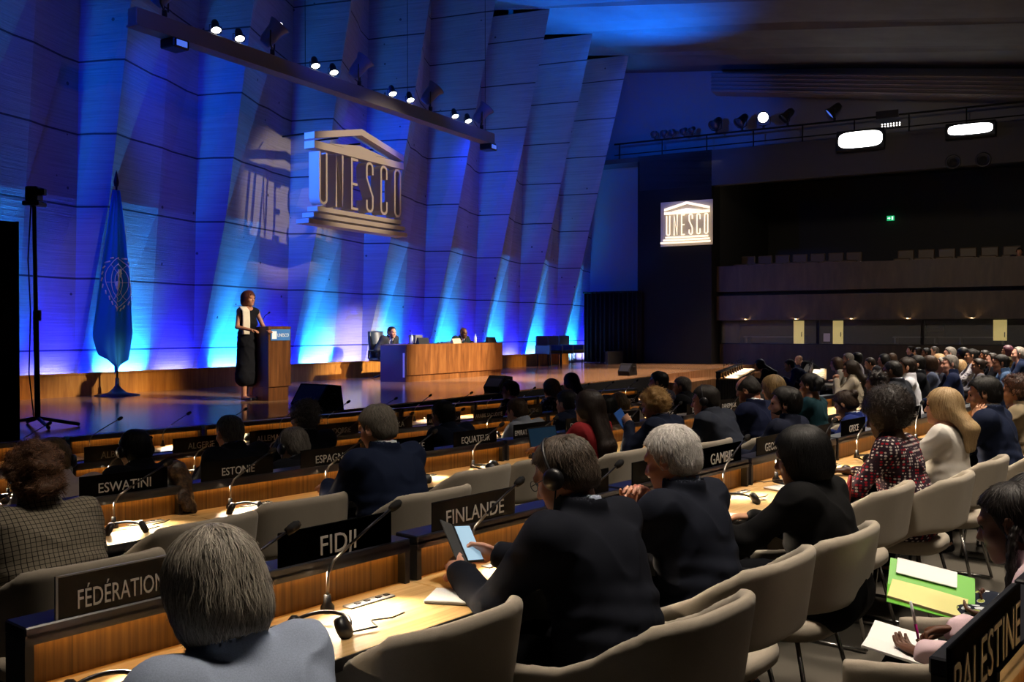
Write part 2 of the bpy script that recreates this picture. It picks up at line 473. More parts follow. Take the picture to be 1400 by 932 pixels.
# exit sign
mb = MB(); t = t_of(1176)
mb.box((t-.13, 6.3, 5.72), (t+.13, 6.36, 5.90), mat('exit_green', (.02, .3, .12), .5, emit=(.02, .55, .2), estr=.8), .01, M=FR)
es = tag(mb.build('exit_sign'), 'small green lit exit sign on the dark balcony wall', 'sign')
mb = MB(); wl = mat('exit_white', (.8, 1, .9), .5, emit=(.6, 1, .75), estr=1.6)
mb.prism([(t-.10, 5.79), (t-.04, 5.79), (t-.04, 5.76), (t-.0, 5.81), (t-.04, 5.86), (t-.04, 5.83), (t-.10, 5.83)], 6.29, 6.298, wl, M=FR)
mb.box((t+.04, 6.29, 5.75), (t+.09, 6.298, 5.87), wl, M=FR)
mb.build('pictogram', es)
# tiny balcony ceiling lamps and ceiling speakers
M['pinlamp'] = mat('pin_lamp', (1, 1, 1), .5, emit=(1., .97, .9), estr=5.)
def fwd_px(x, y, depth_back):
    """point on the plane y=depth_back of the far wall frame seen at pixel x,y"""
    d = Vector(((x-700)/F_PX, 1, -(y-HZ)/F_PX)); o = Vector((0, 0, EYE)); pn = DW; p0 = FR @ Vector((0, depth_back, 0))
    s = (p0-o).dot(pn)/d.dot(pn); return o+d*s
for x, y, lab in ((1019, 268, 'left of the row'), (1072, 265, ''), (1126, 260, ''), (1226, 252, ''), (1287, 246, ''), (1350, 241, '')):
    p = fwd_px(x, y, 2.6); p.z = 7.39
    d = Vector(((x-700)/F_PX, 1, -(y-HZ)/F_PX)); s = (7.38-EYE)/d.z; p = Vector((0, 0, EYE))+d*s
    mb = MB(); mb.lathe([(.06, 0), (.08, 0), (.08, .03), (.06, .03)], M['darkmetal'], 12, Matrix.Translation(p-Vector((0, 0, .02))))
    o = tag(mb.build('ceiling_lamp'), 'tiny round recessed lamp in the dark ceiling over the balcony', 'lamp', 'balcony ceiling lamps')
    mb = MB(); mb.lathe([(0, 0), (.045, 0), (.045, .02), (0, .02)], M['pinlamp'], 10, Matrix.Translation(p-Vector((0, 0, .03)))); mb.build('lamp_lens', o)
for x, y, lab in ((1302, 222, 'round black loudspeaker ring under the ledge, left one below the second floodlight'), (1343, 219, 'round black loudspeaker ring under the ledge, right one below the second floodlight')):
    p = fwd_px(x, y, -.9); Mx = frame(p, FD, Vector((0, 0, 1)), FN); mb = MB()
    mb.lathe([(.17, 0), (.21, 0), (.21, .06), (.17, .05), (.10, .02)], M['darkmetal'], 24, Mx)
    o = tag(mb.build('ceiling_speaker'), lab, 'loudspeaker')
    mb = MB(); mb.lathe([(0, 0), (.165, .0), (.15, .02), (0, .03)], M['black_matte'], 20, Mx); mb.build('cone', o)
fbox('trim_5', (1.6, -.9, 6.4), (26, -.6, 7.45), M['housedark'])
# ---------- ledge rail with spotlights
mb = MB()
mb.tube([fw(.6, .75, 8.1), fw(26, .75, 8.1)], .03, M['black_matte'])
mb.tube([fw(.6, .75, 7.72), fw(26, .75, 7.72)], .02, M['black_matte'])
for t in np.arange(.8, 26, 1.55): mb.tube([fw(t, .75, 7.5), fw(t, .75, 8.1)], .02, M['black_matte'])
tag(mb.build('trim_6'), kind='structure')
def stage_lamp(name, loc, aim, size, lens, label, group=None, cone=True, lens_r=.8, mbody=None):
    """theatre lamp: yoke, can, lens"""
    loc = Vector(loc); aim = (Vector(aim)-loc).normalized()
    z = aim; x = z.cross(Vector((0, 0, 1))).normalized(); y = z.cross(x)
    root = empty(name, loc); tag(root, label, 'stage light', group)
    Mx = frame((0, 0, 0), x, y, z); S = size; mb_ = mbody or M['black']
    mb = MB(); mb.lathe([(.0, -1.1*S), (.45*S, -1.08*S), (.62*S, -.7*S), (.66*S, -.2*S), (.72*S, .5*S), (.95*S, .95*S), (.97*S, 1.05*S), (.84*S, 1.04*S), (.8*S, .8*S)], mb_, 18, Mx)
    mb.build('housing', root)
    mb = MB(); mb.lathe([(0, .93*S), (lens_r*S, .93*S), (lens_r*S*.98, .97*S), (0, 1.0*S)], lens, 16, Mx); mb.build('lens', root)
    mb = MB(); dn = Vector((0, 0, -1))
    mb.tube([x*.78*S, x*1.05*S, x*1.05*S+dn*1.1*S, x*.2*S+dn*1.35*S, -x*.2*S+dn*1.35*S, -x*1.05*S+dn*1.1*S, -x*1.05*S, -x*.78*S], .07*S, M['black'], 6)
    mb.tube([dn*1.3*S, dn*1.75*S], .2*S, M['black'], 8); mb.build('yoke', root)
    return root
M['lens_dark'] = mat('lens_dark', (.03, .04, .06), .1)
M['lens_white'] = mat('lens_lit', (1, 1, 1), .3, emit=(1., .98, .92), estr=7.)
M['lens_blue'] = mat('lens_blue', (.1, .2, .9), .1, emit=(.1, .22, 1.), estr=.7)
labs = ['first from the corner', 'second from the corner', 'third from the corner', 'fourth from the corner', 'fifth from the corner', 'larger tilted one', 'second of the larger ones', 'beside the lit one', 'last one before the floodlight', 'blue lensed one above the floodlight']
for i, (x, y) in enumerate(((895, 186), (908, 187), (919, 186), (935, 184), (946, 181), (979, 178), (1014, 174), (1043, 172), (1076, 166), (1140, 163))):
    p = fwd_px(x, y, -.75); sz = .12 if i < 5 else .20
    p.z = 8.1+1.75*sz+.02
    p = fw((p-FW0).dot(FD), .75, p.z)
    aim = wall(18+i*1.2, 2.5, 3.) if i not in (7,) else Vector((0, 6, 2.5))
    stage_lamp('stage_spotlight', p, aim, sz, M['lens_white'] if i == 7 else (M['lens_blue'] if i == 9 else M['lens_dark']), 'black spotlight clamped on the side ledge rail, %s' % labs[i], 'spotlights on the side ledge', lens_r=.8)
# ---------- the two floodlights on the ledge front
M['flood'] = mat('flood_panel', (1, 1, 1), .4, emit=(1., .985, .93), estr=9.)
for x, y, w, h, lab in ((1175, 191, 1.25, .50, 'large blazing white floodlight on the side ledge, nearer the stage'), (1325, 177, 1.15, .30, 'blazing white floodlight on the side ledge, farther right')):
    p = fwd_px(x, y, -1.15); z = p.z; t = (p-FW0).dot(FD)
    Mx = FR @ Matrix.Translation((t, -1.15, z)) @ Matrix.Rotation(R(-12), 4, 'X')
    mb = MB(); mb.box((-w/2-.08, .0, -h/2-.08), (w/2+.08, .16, h/2+.08), M['darkmetal'], .02, M=Mx)
    o = tag(mb.build('floodlight'), lab, 'floodlight')
    mb = MB(); mb.prism([(w/2*math.copysign(abs(math.cos(a))**.55, math.cos(a)), h/2*math.copysign(abs(math.sin(a))**.55, math.sin(a))) for a in np.linspace(0, 2*PI, 41)[:-1]], -.02, .0, M['flood'], M=Mx); mb.build('lamp_panel', o)
    mb = MB(); mb.box((-.05, .14, -.2), (.05, .40, -.1), M['darkmetal'], M=Mx); mb.build('bracket', o)
mb = MB()
for i in range(7):
    for j in range(2): mb.lathe([(0, 0), (.02, 0), (.02, .02), (0, .02)], M['pinlamp'], 6, frame(fwd_px(1205+i*4.0, 171-i*.45+j*3, -.96), FD, Vector((0, 0, 1)), FN))
o = MB(); o.box((t_of(1203), -.95, 8.0), (t_of(1233), -.90, 8.22), M['darkmetal'], M=FR)
led_ = tag(o.build('led_batten'), 'short batten of tiny white lamps to the right of the big floodlight', 'lamp')
mb.build('lamp_dots', led_)
# ---------- black tower with the small lit emblem, black drapes
fbox('wall_right_tower', (1.53, -.9, .3), (4.12, 0., 7.57), M['black_matte'])
mb = MB(); N = 60
def drape(u, v):
    t = -.35+u*2.1; return FR @ Vector((t, -1.15+.06*math.sin(u*N*1.3)+.03*math.sin(u*N*.53), STAGE+.02+v*(2.95-STAGE)))
mb.grid(drape, 90, 2, M['black_matte'])
o = mb.build('stage_drape', recalc=False); tag(o, 'black pleated drape closing the far right corner of the stage', 'curtain')
md = o.modifiers.new('s', 'SOLIDIFY'); md.thickness = .02
mb = MB(); mb.tube([FR @ Vector((-.4, -1.15, 2.97)), FR @ Vector((1.8, -1.15, 2.97))], .03, M['black_matte']); mb.build('curtain_rail', o)
# slatted beam below the roof
mb = MB(); pa, pb = px_at(972, 100, 31.), px_at(1500, 104.5, 25.8)
pa2, pb2 = px_at(972, 126, 31.), px_at(1500, 136, 25.8)
M['beamgrey'] = mat('beam_grey', (.16, .145, .15), .7)
off = Vector((.3, .6, 0))
A = [mb.bm.verts.new(p) for p in (pa, pb, pb2, pa2)]; B = [mb.bm.verts.new(p+off) for p in (pa, pb, pb2, pa2)]
mb.bm.faces.new(A); mb.bm.faces.new(B[::-1])
for i in range(4): mb.bm.faces.new((A[i], B[i], B[(i+1) % 4], A[(i+1) % 4]))
mb._fin(A+B, M['beamgrey'], None)
for k in range(5):
    f = (k+.5)/5; q0 = pa.lerp(pa2, f); q1 = pb.lerp(pb2, f)
    mb.tube([q0-off*.03, q1-off*.03], .035, M['beamgrey'], 6)
tag(mb.build('beam'), kind='structure')
# ------------------------------------------------------------------ emblem: pediment, letters as columns, three steps
def ribbon(mb, pts, w, d, m, M_, closed=False):
    """flat letter stroke: polyline in xz with width w, depth d (towards -y)"""
    P = [Vector((p[0], 0, p[1])) for p in pts]; n = len(P); L = []; Rr = []
    for i, p in enumerate(P):
        a = P[(i-1) % n] if (closed or i > 0) else p; b = P[(i+1) % n] if (closed or i < n-1) else p
        t0 = (p-a); t1 = (b-p)
        t0 = t0.normalized() if t0.length > 1e-6 else t1.normalized(); t1 = t1.normalized() if t1.length > 1e-6 else t0
        n0 = Vector((-t0.z, 0, t0.x)); n1 = Vector((-t1.z, 0, t1.x)); nn = (n0+n1)
        nn = nn/max(.35, nn.length_squared/2) if nn.length > 1e-6 else n0
        L.append(p+nn*w/2); Rr.append(p-nn*w/2)
    V = []
    for i in range(n):
        V.append([mb.bm.verts.new(q) for q in (L[i]+Vector((0, -d, 0)), Rr[i]+Vector((0, -d, 0)), Rr[i], L[i])])
    for i in range(n if closed else n-1):
        a, b = V[i], V[(i+1) % n]
        for k in range(4): mb.bm.faces.new((a[k], b[k], b[(k+1) % 4], a[(k+1) % 4]))
    if not closed: mb.bm.faces.new(V[0][::-1]); mb.bm.faces.new(V[-1])
    mb._fin([v for r in V for v in r], m, M_)
def arc(cx, cz, rx, rz, a0, a1, n=10): return [(cx+rx*math.cos(R(a0+(a1-a0)*i/n)), cz+rz*math.sin(R(a0+(a1-a0)*i/n))) for i in range(n+1)]
def emblem(Mx, W, H, mface, depth, stroke, mletter=None):
    """parts of the temple emblem in the local frame Mx (x right, z up, faces -y); W,H overall"""
    mletter = mletter or mface; parts = {}
    u = lambda x: (x-.5)*W
    zz = lambda z: z*H
    d = depth
    pe = MB()
    zb, zt, za = zz(.745), zz(.815), zz(1.0)
    x0, x1 = u(.075), u(.985)
    pe.box((x0, -d, zb), (x1, 0, zt), mface, M=Mx)                       # architrave
    th = zz(.085)
    xm = (x0+x1)/2
    pe.prism([(x0, zt+.02*H), (xm, za-th*.15), (x1, zt+.02*H), (x1, zt+.02*H+th*.75), (xm, za+th*.6), (x0, zt+.02*H+th*.75)], -d, 0, mface, M=Mx)
    o1 = (x1-x0)*.17
    pe.prism([(x0+o1, zt+.012*H), (xm, za-th*1.35), (x1-o1, zt+.012*H), (x1-o1*1.75, zt+.012*H), (xm, za-th*2.3), (x0+o1*1.75, zt+.012*H)], -d*.8, 0, mface, M=Mx)
    parts['pediment'] = pe
    st = MB()
    for i, (a, b) in enumerate(((.10, .955), (.055, .985), (.0, 1.0))):
        z1 = zz(.19-.067*i); st.box((u(a), -d*(1+.12*i), z1-zz(.043)), (u(b), 0, z1), mface, M=Mx)
    parts['steps'] = st
    le = MB(); zl0, zl1 = zz(.215), zz(.735); h = zl1-zl0
    xs = [u(.155+.152*i) for i in range(6)]; lw = W*.062; r_ = lw/2; s = stroke
    for i, ch in enumerate('UNESCO'):
        c = xs[i]; a, b = c-r_, c+r_; zb_, zt_ = zl0+s/2, zl1-s/2; ro = r_
        if ch == 'U': ribbon(le, [(a, zt_)]+arc(c, zb_+ro, ro, ro, 180, 360)+[(b, zt_)], s, d, mletter, Mx)
        if ch == 'N': ribbon(le, [(a, zb_-s/2), (a, zt_), (b, zb_), (b, zt_+s/2)], s, d, mletter, Mx)
        if ch == 'E':
            ribbon(le, [(b, zt_), (a, zt_), (a, zb_), (b, zb_)], s, d, mletter, Mx); ribbon(le, [(a, (zb_+zt_)/2), (b-s*.3, (zb_+zt_)/2)], s, d*.99, mletter, Mx)
        if ch == 'S':
            ribbon(le, [(b, zt_-h*.22)]+arc(c, zt_-ro, ro, ro, 0, 180)+[(a, zt_-h*.30), (b, zb_+h*.30)]+arc(c, zb_+ro, ro, ro, 360, 180)+[(a, zb_+h*.22)], s, d, mletter, Mx)
        if ch == 'C':
            ribbon(le, [(b, zt_-h*.25)]+arc(c, zt_-ro, ro, ro, 0, 180)+arc(c, zb_+ro, ro, ro, 180, 360)+[(b, zb_+h*.25)], s, d, mletter, Mx)
        if ch == 'O':
            ribbon(le, arc(c, zt_-ro, ro, ro, 0, 180)+arc(c, zb_+ro, ro, ro, 180, 360), s, d, mletter, Mx, closed=True)
    parts['lettering'] = le
    return parts
M['emb'] = mat('emblem_cream', (.62, .56, .50), .5)
def emblem_thing(name, label, Mx, W, H, m, depth, stroke):
    root = empty(name, (0, 0, 0)); root.matrix_world = Mx; tag(root, label, 'emblem')
    for k, b in emblem(Matrix.Identity(4), W, H, m, depth, stroke).items(): b.build(k, root)
    return root
def wall_s(px, fwd):
    r = (px-700)/F_PX; z = (-14.6+fwd)/(NW.x*r+NW.y); return (Vector((r*z, z, 0))).dot(DW), z
EF = 1.9
sa, za_ = wall_s(405, EF); sb, zb_ = wall_s(541, EF)
zc = (za_+zb_)/2; top = EYE+(HZ-176)/F_PX*zc; bot = EYE+(HZ-318)/F_PX*zc
E1 = emblem_thing('stage_emblem', 'large cream temple-shaped emblem with letter columns hung before the folded stage wall', frame(wall((sa+sb)/2, EF, bot), DW, -NW, Vector((0, 0, 1))), sb-sa, (top-bot)*.94, M['emb'], .26, .050)
mb = MB()
for x in (-1.0, -.35, .35, 1.0): mb.tube([(x, .0, 1.9), (x, .9, 1.9)], .02, M['darkmetal'])
mb.build('wall_bracket', E1)
M['emb_lit'] = mat('emblem_lit', (1, .9, .75), .5, emit=(1., .84, .62), estr=1.3)
t = t_of(937); pz = fwd_px(937, 333, -1.0)
M['emb_halo'] = mat('emblem_halo_board', (.55, .50, .42), .8)  # pale board, made wide to stand for the halo of light
mb = MB(); mb.box((-.90, .10, -.06), (.90, .115, 1.42), M['emb_halo'])
E2 = empty('wall_emblem'); E2.matrix_world = frame(FR @ Vector(((pz-FW0).dot(FD), -1.02, pz.z)), FD, DW, Vector((0, 0, 1)))
tag(E2, 'small glowing temple-shaped emblem with letter columns on the black tower at right', 'emblem')
for k, b in emblem(Matrix.Identity(4), 1.72, 1.32, M['emb_lit'], .03, .036).items(): b.build(k, E2)
mb.build('halo_board', E2)

# ------------------------------------------------------------------ lamp bar
BF = 2.6; BZ = 6.34
s0, d0 = wall_s(182, BF); s1, d1 = wall_s(672, BF)
M['bar'] = mat('bar_grey', (.20, .19, .20), .55)
mb = MB(); Mb = frame(wall(0, BF, BZ), DW, -NW, Vector((0, 0, 1)))
mb.box((s0, -.10, -.14), (s1, .10, .13), M['bar'], .01, M=Mb)
mb.box((s0, -.13, -.15), (s1, .13, -.12), M['bar'], M=Mb)
bar = tag(mb.build('lighting_bar'), 'long grey lighting bar slung before the upper stage wall', 'lighting bar')
mb = MB()
for s in np.linspace(s0+.6, s1-.3, 4): mb.tube([wall(s, BF, BZ+.1), wall(s, BF, STAGE+HT+.05)], .006, M['darkmetal'], 6)
mb.build('hanger_rod', bar)
for s, nm in ((s0+.8, 0), (s1-.15, 1)):
    mb = MB(); mb.box((s-.16, -.16, -.30), (s+.16, .16, -.15), M['darkmetal'], .02, M=Mb); mb.box((s-.10, -.17, -.27), (s+.10, -.16, -.18), M['lens_blue'], M=Mb); mb.build('clamp_light', bar)
ords = ['first', 'second', 'third', 'fourth', 'fifth', 'sixth', 'seventh', 'eighth']
for i, x in enumerate((297, 329, 432, 457, 537, 561, 622, 640)):
    s, d = wall_s(x, BF); p = wall(s-.02, BF, BZ+.13+.18)
    stage_lamp('par_lamp', p, p+NW*.55-DW*.25+Vector((0, 0, -1.25)), .095, M['lens_white'], 'lit black can lamp facing the hall, %s from left along the bar' % ords[i], 'can lamps on the stage bar', lens_r=.86)
M['mhead'] = mat('moving_head_shell', (.10, .12, .2), .35)
for i, x in enumerate((235, 380, 497, 593, 662)):
    s, d = wall_s(x, BF); p = wall(s-.12, BF, BZ+.13+.40)
    o = stage_lamp('moving_head_lamp', p, p+NW*.5+DW*.35+Vector((0, 0, .75)), .21, M['lens_dark'], 'pear-shaped moving head lamp standing on the bar, %s from left' % ords[i], 'moving heads on the stage bar', mbody=M['mhead'])
    mb = MB(); q = (NW*.5+DW*.35+Vector((0, 0, .75))).normalized(); mb.lathe([(0, 0), (.05, 0), (.05, .03), (0, .04)], M['lens_white'], 10, frame(q*.215, q.orthogonal().normalized(), q.cross(q.orthogonal().normalized()), q)); mb.build('status_lamp', o)

# ------------------------------------------------------------------ lectern
def stage_pt(px, py):
    d = (STAGE-EYE)*F_PX/-(py-HZ); return Vector(((px-700)/F_PX*d, d, STAGE))
LC = stage_pt(367, 548.5)                 # near corner; front face along DW, side along -NW
M['lect'] = wood('lectern_walnut', '#42230f', '#5f3819', '#774a24', .35, axis='z', fine=16.)
Ml = Matrix.Identity(4)
lectern = empty('lectern'); lectern.matrix_world = frame(LC, DW, -NW, Vector((0, 0, 1)))
tag(lectern, 'walnut lectern with a blue sign, a woman speaking behind it', 'lectern')
LW, LD, LH = .50, .56, 1.13
mb = MB(); mb.box((.03, .03, 0), (LW-.03, LD-.03, .215), M['lect'], .004); mb.build('base', lectern)
mb = MB(); mb.box((0, 0, .215), (LW, LD, LH), M['lect'], .006); mb.build('body', lectern)
mb = MB(); mb.prism([(0, LH), (LD, LH-.03), (LD, LH+.0), (0, LH+.03)], 0, LW, M['lect'], M=Matrix(((0, 1, 0, 0), (1, 0, 0, 0), (0, 0, 1, 0), (0, 0, 0, 1)))); mb.build('reading_top', lectern)
mb = MB(); mb.box((.04, -.012, LH-.19), (LW-.03, 0, LH-.015), mat('sign_blue', '#3f78b8', .5)); sg = mb.build('sign', lectern)
mb = MB(); wv = mat('sign_white', (.85, .88, .9), .5)
mb.box((.065, -.016, LH-.165), (.165, -.012, LH-.045), wv)
mb.build('logo', sg)
text_obj('lettering', 'UNESCO', .055, .25, wv, sg, (.31, -.014, LH-.105))
mb = MB(); mb.tube([(.20, .38, LH), (.21, .36, LH+.10), (.24, .30, LH+.20), (.28, .27, LH+.24)], .006, M['black']); mb.tube([(.28, .27, LH+.24), (.30, .25, LH+.255)], .014, M['black'])
m_ = mb.build('lectern_microphone', lectern)

# ------------------------------------------------------------------ head table
HC = stage_pt(556, 522.5); MH = frame(HC, DW, -NW, Vector((0, 0, 1)))
M['table_walnut'] = wood('table_walnut', '#553015', '#794921', '#936030', .35, axis='z', fine=9.)
ht = empty('head_table'); ht.matrix_world = MH; tag(ht, 'long walnut panel table on stage with two men seated behind it', 'table')
TL, TD, TH = 4.05, .70, .775
mb = MB(); mb.box((0, 0, .14), (TL, .04, TH), M['table_walnut'], .004); mb.build('front_panel', ht)
mb = MB(); mb.box((.05, .05, 0), (TL-.05, .09, .14), M['table_walnut']); mb.build('plinth', ht)
for x in (0, TL-.04):
    mb = MB(); mb.box((x, .04, 0), (x+.04, TD, TH), mat('table_end_plum', '#4a2f4a', .35) if x == 0 else M['table_walnut'], .004); mb.build('side_panel', ht)
mb = MB(); mb.box((.0, .0, TH), (TL, TD, TH+.03), M['table_walnut'], .004); mb.build('tabletop', ht)
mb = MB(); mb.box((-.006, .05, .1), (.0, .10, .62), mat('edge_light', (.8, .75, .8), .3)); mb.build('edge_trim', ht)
M['plate_txt'] = mat('nameplate_text', (.75, .72, .65), .5)
M['brass'] = mat('brass_plate', (.60, .50, .28), .4)
def tab_x(px, off=.3):
    r = (px-700)/F_PX; c = (HC-NW*off).dot(NW); z = c/(NW.x*r+NW.y); return (Vector((r*z, z, 0))-HC).dot(DW)
for x, w, h, m1, m2, lab in ((tab_x(578, .12)-.18, .40, .14, M['black'], M['plate_txt'], 'black nameplate on the panel table, nearest the left seated man'), (tab_x(623, .12)-.18, .34, .11, M['brass'], M['plate_txt'], 'brass-coloured nameplate in front of the bald man at the panel table'), (tab_x(671, .12)-.18, .38, .14, M['black'], M['plate_txt'], 'black nameplate at the empty right end of the panel table')):
    mb = MB(); mb.prism([(-.05, 0), (.05, 0), (.012, h), (-.012, h)], -w/2, w/2, m1, M=Matrix(((0, 1, 0, 0), (1, 0, 0, 0), (0, 0, 1, 0), (0, 0, 0, 1))))
    o = mb.build('table_nameplate'); o.matrix_world = MH @ Matrix.Translation((x+.18, .12, TH+.03)); tag(o, lab, 'nameplate')
    mb = MB()
    for k in range(7):          # illegible row of pale marks
        mb.box((-w*.36+k*w*.105, -.045, h*.28), (-w*.36+k*w*.105+w*.07, -.042, h*.72), m2)
    b = mb.build('lettering', o); b.rotation_euler = (R(-17), 0, 0); b.location = (0, .028, -.012)
def bottle(name, loc, lab):
    o = MB(); o.lathe([(.0, 0), (.03, 0), (.032, .02), (.032, .13), (.013, .18), (.012, .20), (0, .20)], M['pet'], 14)
    b = o.build(name); b.location = loc; tag(b, lab, 'bottle')
    o = MB(); o.lathe([(0, .2), (.014, .2), (.014, .22), (0, .22)], M['sign_cap'], 10); o.build('cap', b)
M['pet'] = mat('bottle_clear', (.75, .85, .9), .08, alpha=.55); M['sign_cap'] = mat('cap_blue', (.2, .4, .8), .4)
bottle('water_bottle', MH @ Vector((tab_x(563), .30, TH+.03)), 'clear water bottle at the left end of the panel table')
bottle('water_bottle', MH @ Vector((tab_x(649), .28, TH+.03)), 'clear water bottle to the right of the bald man at the panel table')
for x, lab in ((tab_x(567), 'thin table microphone by the left nameplate on the panel table'), (tab_x(601), 'thin table microphone left of the bald man on the panel table'), (tab_x(666), 'thin table microphone behind the right nameplate on the panel table')):
    mb = MB(); mb.lathe([(0, 0), (.05, 0), (.045, .02), (0, .025)], M['black'], 12); o = mb.build('table_microphone'); o.matrix_world = MH @ Matrix.Translation((x, .33, TH+.03)); tag(o, lab, 'microphone')
    mb = MB(); mb.tube([(0, 0, .02), (0, .02, .15), (0, .08, .27)], .006, M['goose'], 6); mb.tube([(0, .08, .27), (0, .10, .30)], .012, M['black'], 8); mb.build('gooseneck', o)
mb = MB(); mb.box((-.14, -.10, 0), (.14, .10, .20), mat('grey_box', (.12, .12, .13), .5), .01); o = mb.build('console_box'); o.matrix_world = MH @ Matrix.Translation((tab_x(568, .5), .50, TH+.03)); tag(o, 'grey console box on the panel table beside the left nameplate', 'box')

# ------------------------------------------------------------------ wedge monitors on stage
def wedge(px, py, w, h, lab, rz):
    p = stage_pt(px, py); root = empty('floor_monitor', p, rz); tag(root, lab, 'loudspeaker')
    prof = [(-.26, 0), (.22, 0), (.26, .10), (.06, h), (-.20, h*.92)]
    Mx = Matrix(((0, 1, 0, 0), (1, 0, 0, 0), (0, 0, 1, 0), (0, 0, 0, 1)))
    mb = MB(); mb.prism(prof, -w/2, w/2, M['black_matte'], M=Mx); mb.build('cabinet', root)
    mb = MB(); a, b = Vector((0, .255, .115)), Vector((0, .07, h-.02)); mb.quad([(-w/2+.03, a.y+.006, a.z), (w/2-.03, a.y+.006, a.z), (w/2-.03, b.y+.006, b.z), (-w/2+.03, b.y+.006, b.z)], M['black']); mb.build('grille', root)
    for s in (-1, 1):
        mb = MB(); mb.tube([(s*(w/2+.008), -.06, .2), (s*(w/2+.02), -.06, .22), (s*(w/2+.02), .04, .22), (s*(w/2+.008), .04, .2)], .012, M['black'], 6); mb.build('side_handle', root)
wedge(434, 560, .50, .36, 'black wedge loudspeaker on the stage edge in front of the lectern', R(150))
wedge(682, 536, .33, .30, 'black wedge loudspeaker on the stage edge in front of the panel table', R(150))
wedge(858, 513, .30, .30, 'small black wedge loudspeaker far along the empty stage edge', R(150))

# ------------------------------------------------------------------ flag
fb = stage_pt(160, 540.5); flag = empty('flag_stand', fb, WROT); tag(flag, 'tall light-blue flag with a pale wreath emblem on a black floor stand', 'flag')
mb = MB(); mb.lathe([(0, 0), (.36, 0), (.36, .012), (.15, .05), (.07, .12), (.035, .17), (.03, .30), (0, .30)], M['black'], 24); mb.build('base', flag)
mb = MB(); mb.tube([(0, 0, .2), (0, 0, 3.55)], .018, M['darkmetal']); mb.lathe([(0, 3.5), (.035, 3.53), (.045, 3.6), (.012, 3.76), (0, 3.80)], M['darkmetal'], 10); mb.build('pole', flag)
M['flag'] = mat('flag_blue', '#2f8fd0', .8, spec=.2); t = NT(M['flag'])
tr = t.n('ShaderNodeBsdfTranslucent'); tr.inputs[0].default_value = (*lin('#3aa0e6'), 1); mx = t.n('ShaderNodeMixShader'); mx.inputs[0].default_value = .45
out = [n for n in t.t.nodes if n.type == 'OUTPUT_MATERIAL'][0]; t.l(t.b.outputs[0], mx.inputs[1]); t.l(tr.outputs[0], mx.inputs[2]); t.l(mx.outputs[0], out.inputs[0])
def flagf(u, v):
    z = 3.45-v*3.1
    sp = .06+.31*min(1., v*1.3)**.9
    if v > .80: sp *= 1-.30*((v-.80)/.20)**1.3
    a = (u-.5)*2
    fold = .10*math.sin(a*6.2+v*1.5)*min(1, v*2+.15)+.03*math.sin(a*15+v*4)
    lowlift = .45*max(0, v-.75)/.25*abs(a+.15)**.9
    return Vector((a*sp-.04-.03*v, -.05+fold*.8-.10*(1-a*a)*v, z+lowlift*.9))
mb = MB(); mb.grid(flagf, 48, 60, M['flag']); cl = mb.build('cloth', flag)
md = cl.modifiers.new('s', 'SOLIDIFY'); md.thickness = .006
# wreath emblem following the cloth
M['flagw'] = mat('flag_emblem', (.8, .78, .76), .8)
def flag_at(x, z):
    v = (3.45-z)/3.1; sp = .06+.31*min(1., v*1.3)**.9
    if v > .80: sp *= 1-.30*((v-.80)/.20)**1.3
    a = (x+.04+.03*v)/sp
    p = flagf((a/2)+.5, v); return Vector((x, p.y-.02, z))
mb = MB(); cz = 1.90; SX, SZ = .205, .44
def curve_strip(pts, w):
    rad = [w]*len(pts); mb.tube([flag_at(x-.06, z) for x, z in pts], rad, M['flagw'], 5)
for rr in (.30, .52, .74, .95): curve_strip([(SX*rr*math.cos(a), cz+SZ*rr*math.sin(a)) for a in np.linspace(0, 2*PI, 33)], .0055)
for a in np.linspace(0, PI, 5)[:-1]: curve_strip([(SX*.95*t_*math.cos(a), cz+SZ*.95*t_*math.sin(a)) for t_ in np.linspace(-1, 1, 15)], .0045)
for sg_ in (-1, 1):
    for k in range(11):
        a = R(-90+sg_*(14+k*13)); x, z = SX*1.12*math.cos(a), cz+SZ*1.12*math.sin(a); ta = a+sg_*PI/2+sg_*.5
        curve_strip([(x, z), (x+.035*math.cos(ta)-.0, z+.07*math.sin(ta))], .012)
for bx, bz, bw, bh in ((-.05, .12, .06, .12), (.04, .02, .05, .15), (-.01, -.14, .07, .10), (.08, .16, .04, .09), (-.09, -.05, .035, .08)):
    for q in np.linspace(-1, 1, 5): curve_strip([(bx+q*bw*.5, cz+bz-bh*(1-q*q)**.5*.8), (bx+q*bw*.5+.004, cz+bz+bh*(1-q*q)**.5*.8)], .009)
mb.build('wreath_emblem', cl)

# ------------------------------------------------------------------ tripod stand with a black device, black leg drape at far left
sp = stage_pt(51, 583); tri = empty('tripod_stand', sp, 0); tag(tri, 'tall black stand with crossed feet and a box on top, at left of the stage', 'stand')
mb = MB(); mb.tube([(0, 0, .1), (-.015, 0, 1.25)], .032, M['black']); mb.tube([(-.015, 0, 1.2), (-.03, 0, 2.55)], .024, M['black']); mb.lathe([(.04, 1.2), (.045, 1.22), (.045, 1.30), (.04, 1.32)], M['black'], 10); mb.build('pole', tri)
for a in (5, 130, 185, 310):
    mb = MB(); c, s = math.cos(R(a)), math.sin(R(a)); mb.tube([(0, 0, .10), (.42*c, .42*s, .03), (.46*c, .46*s, .02)], .022, M['black'], 6); mb.build('foot', tri)
mb = MB(); mb.box((-.12, -.10, 2.50), (.07, .10, 2.55), M['black'], .01); mb.box((-.10, -.08, 2.55), (.04, .08, 2.72), M['black'], .015); mb.box((.04, -.04, 2.62), (.10, .04, 2.70), M['black'], .01); mb.build('camera_box', tri)
mb = MB(); mb.tube([(-.05, -.03, 2.5), (-.08, -.04, 1.9), (-.05, -.05, 1.3), (-.07, -.05, .6), (-.03, -.03, .12)], .008, M['black'], 6); mb.build('cable', tri)
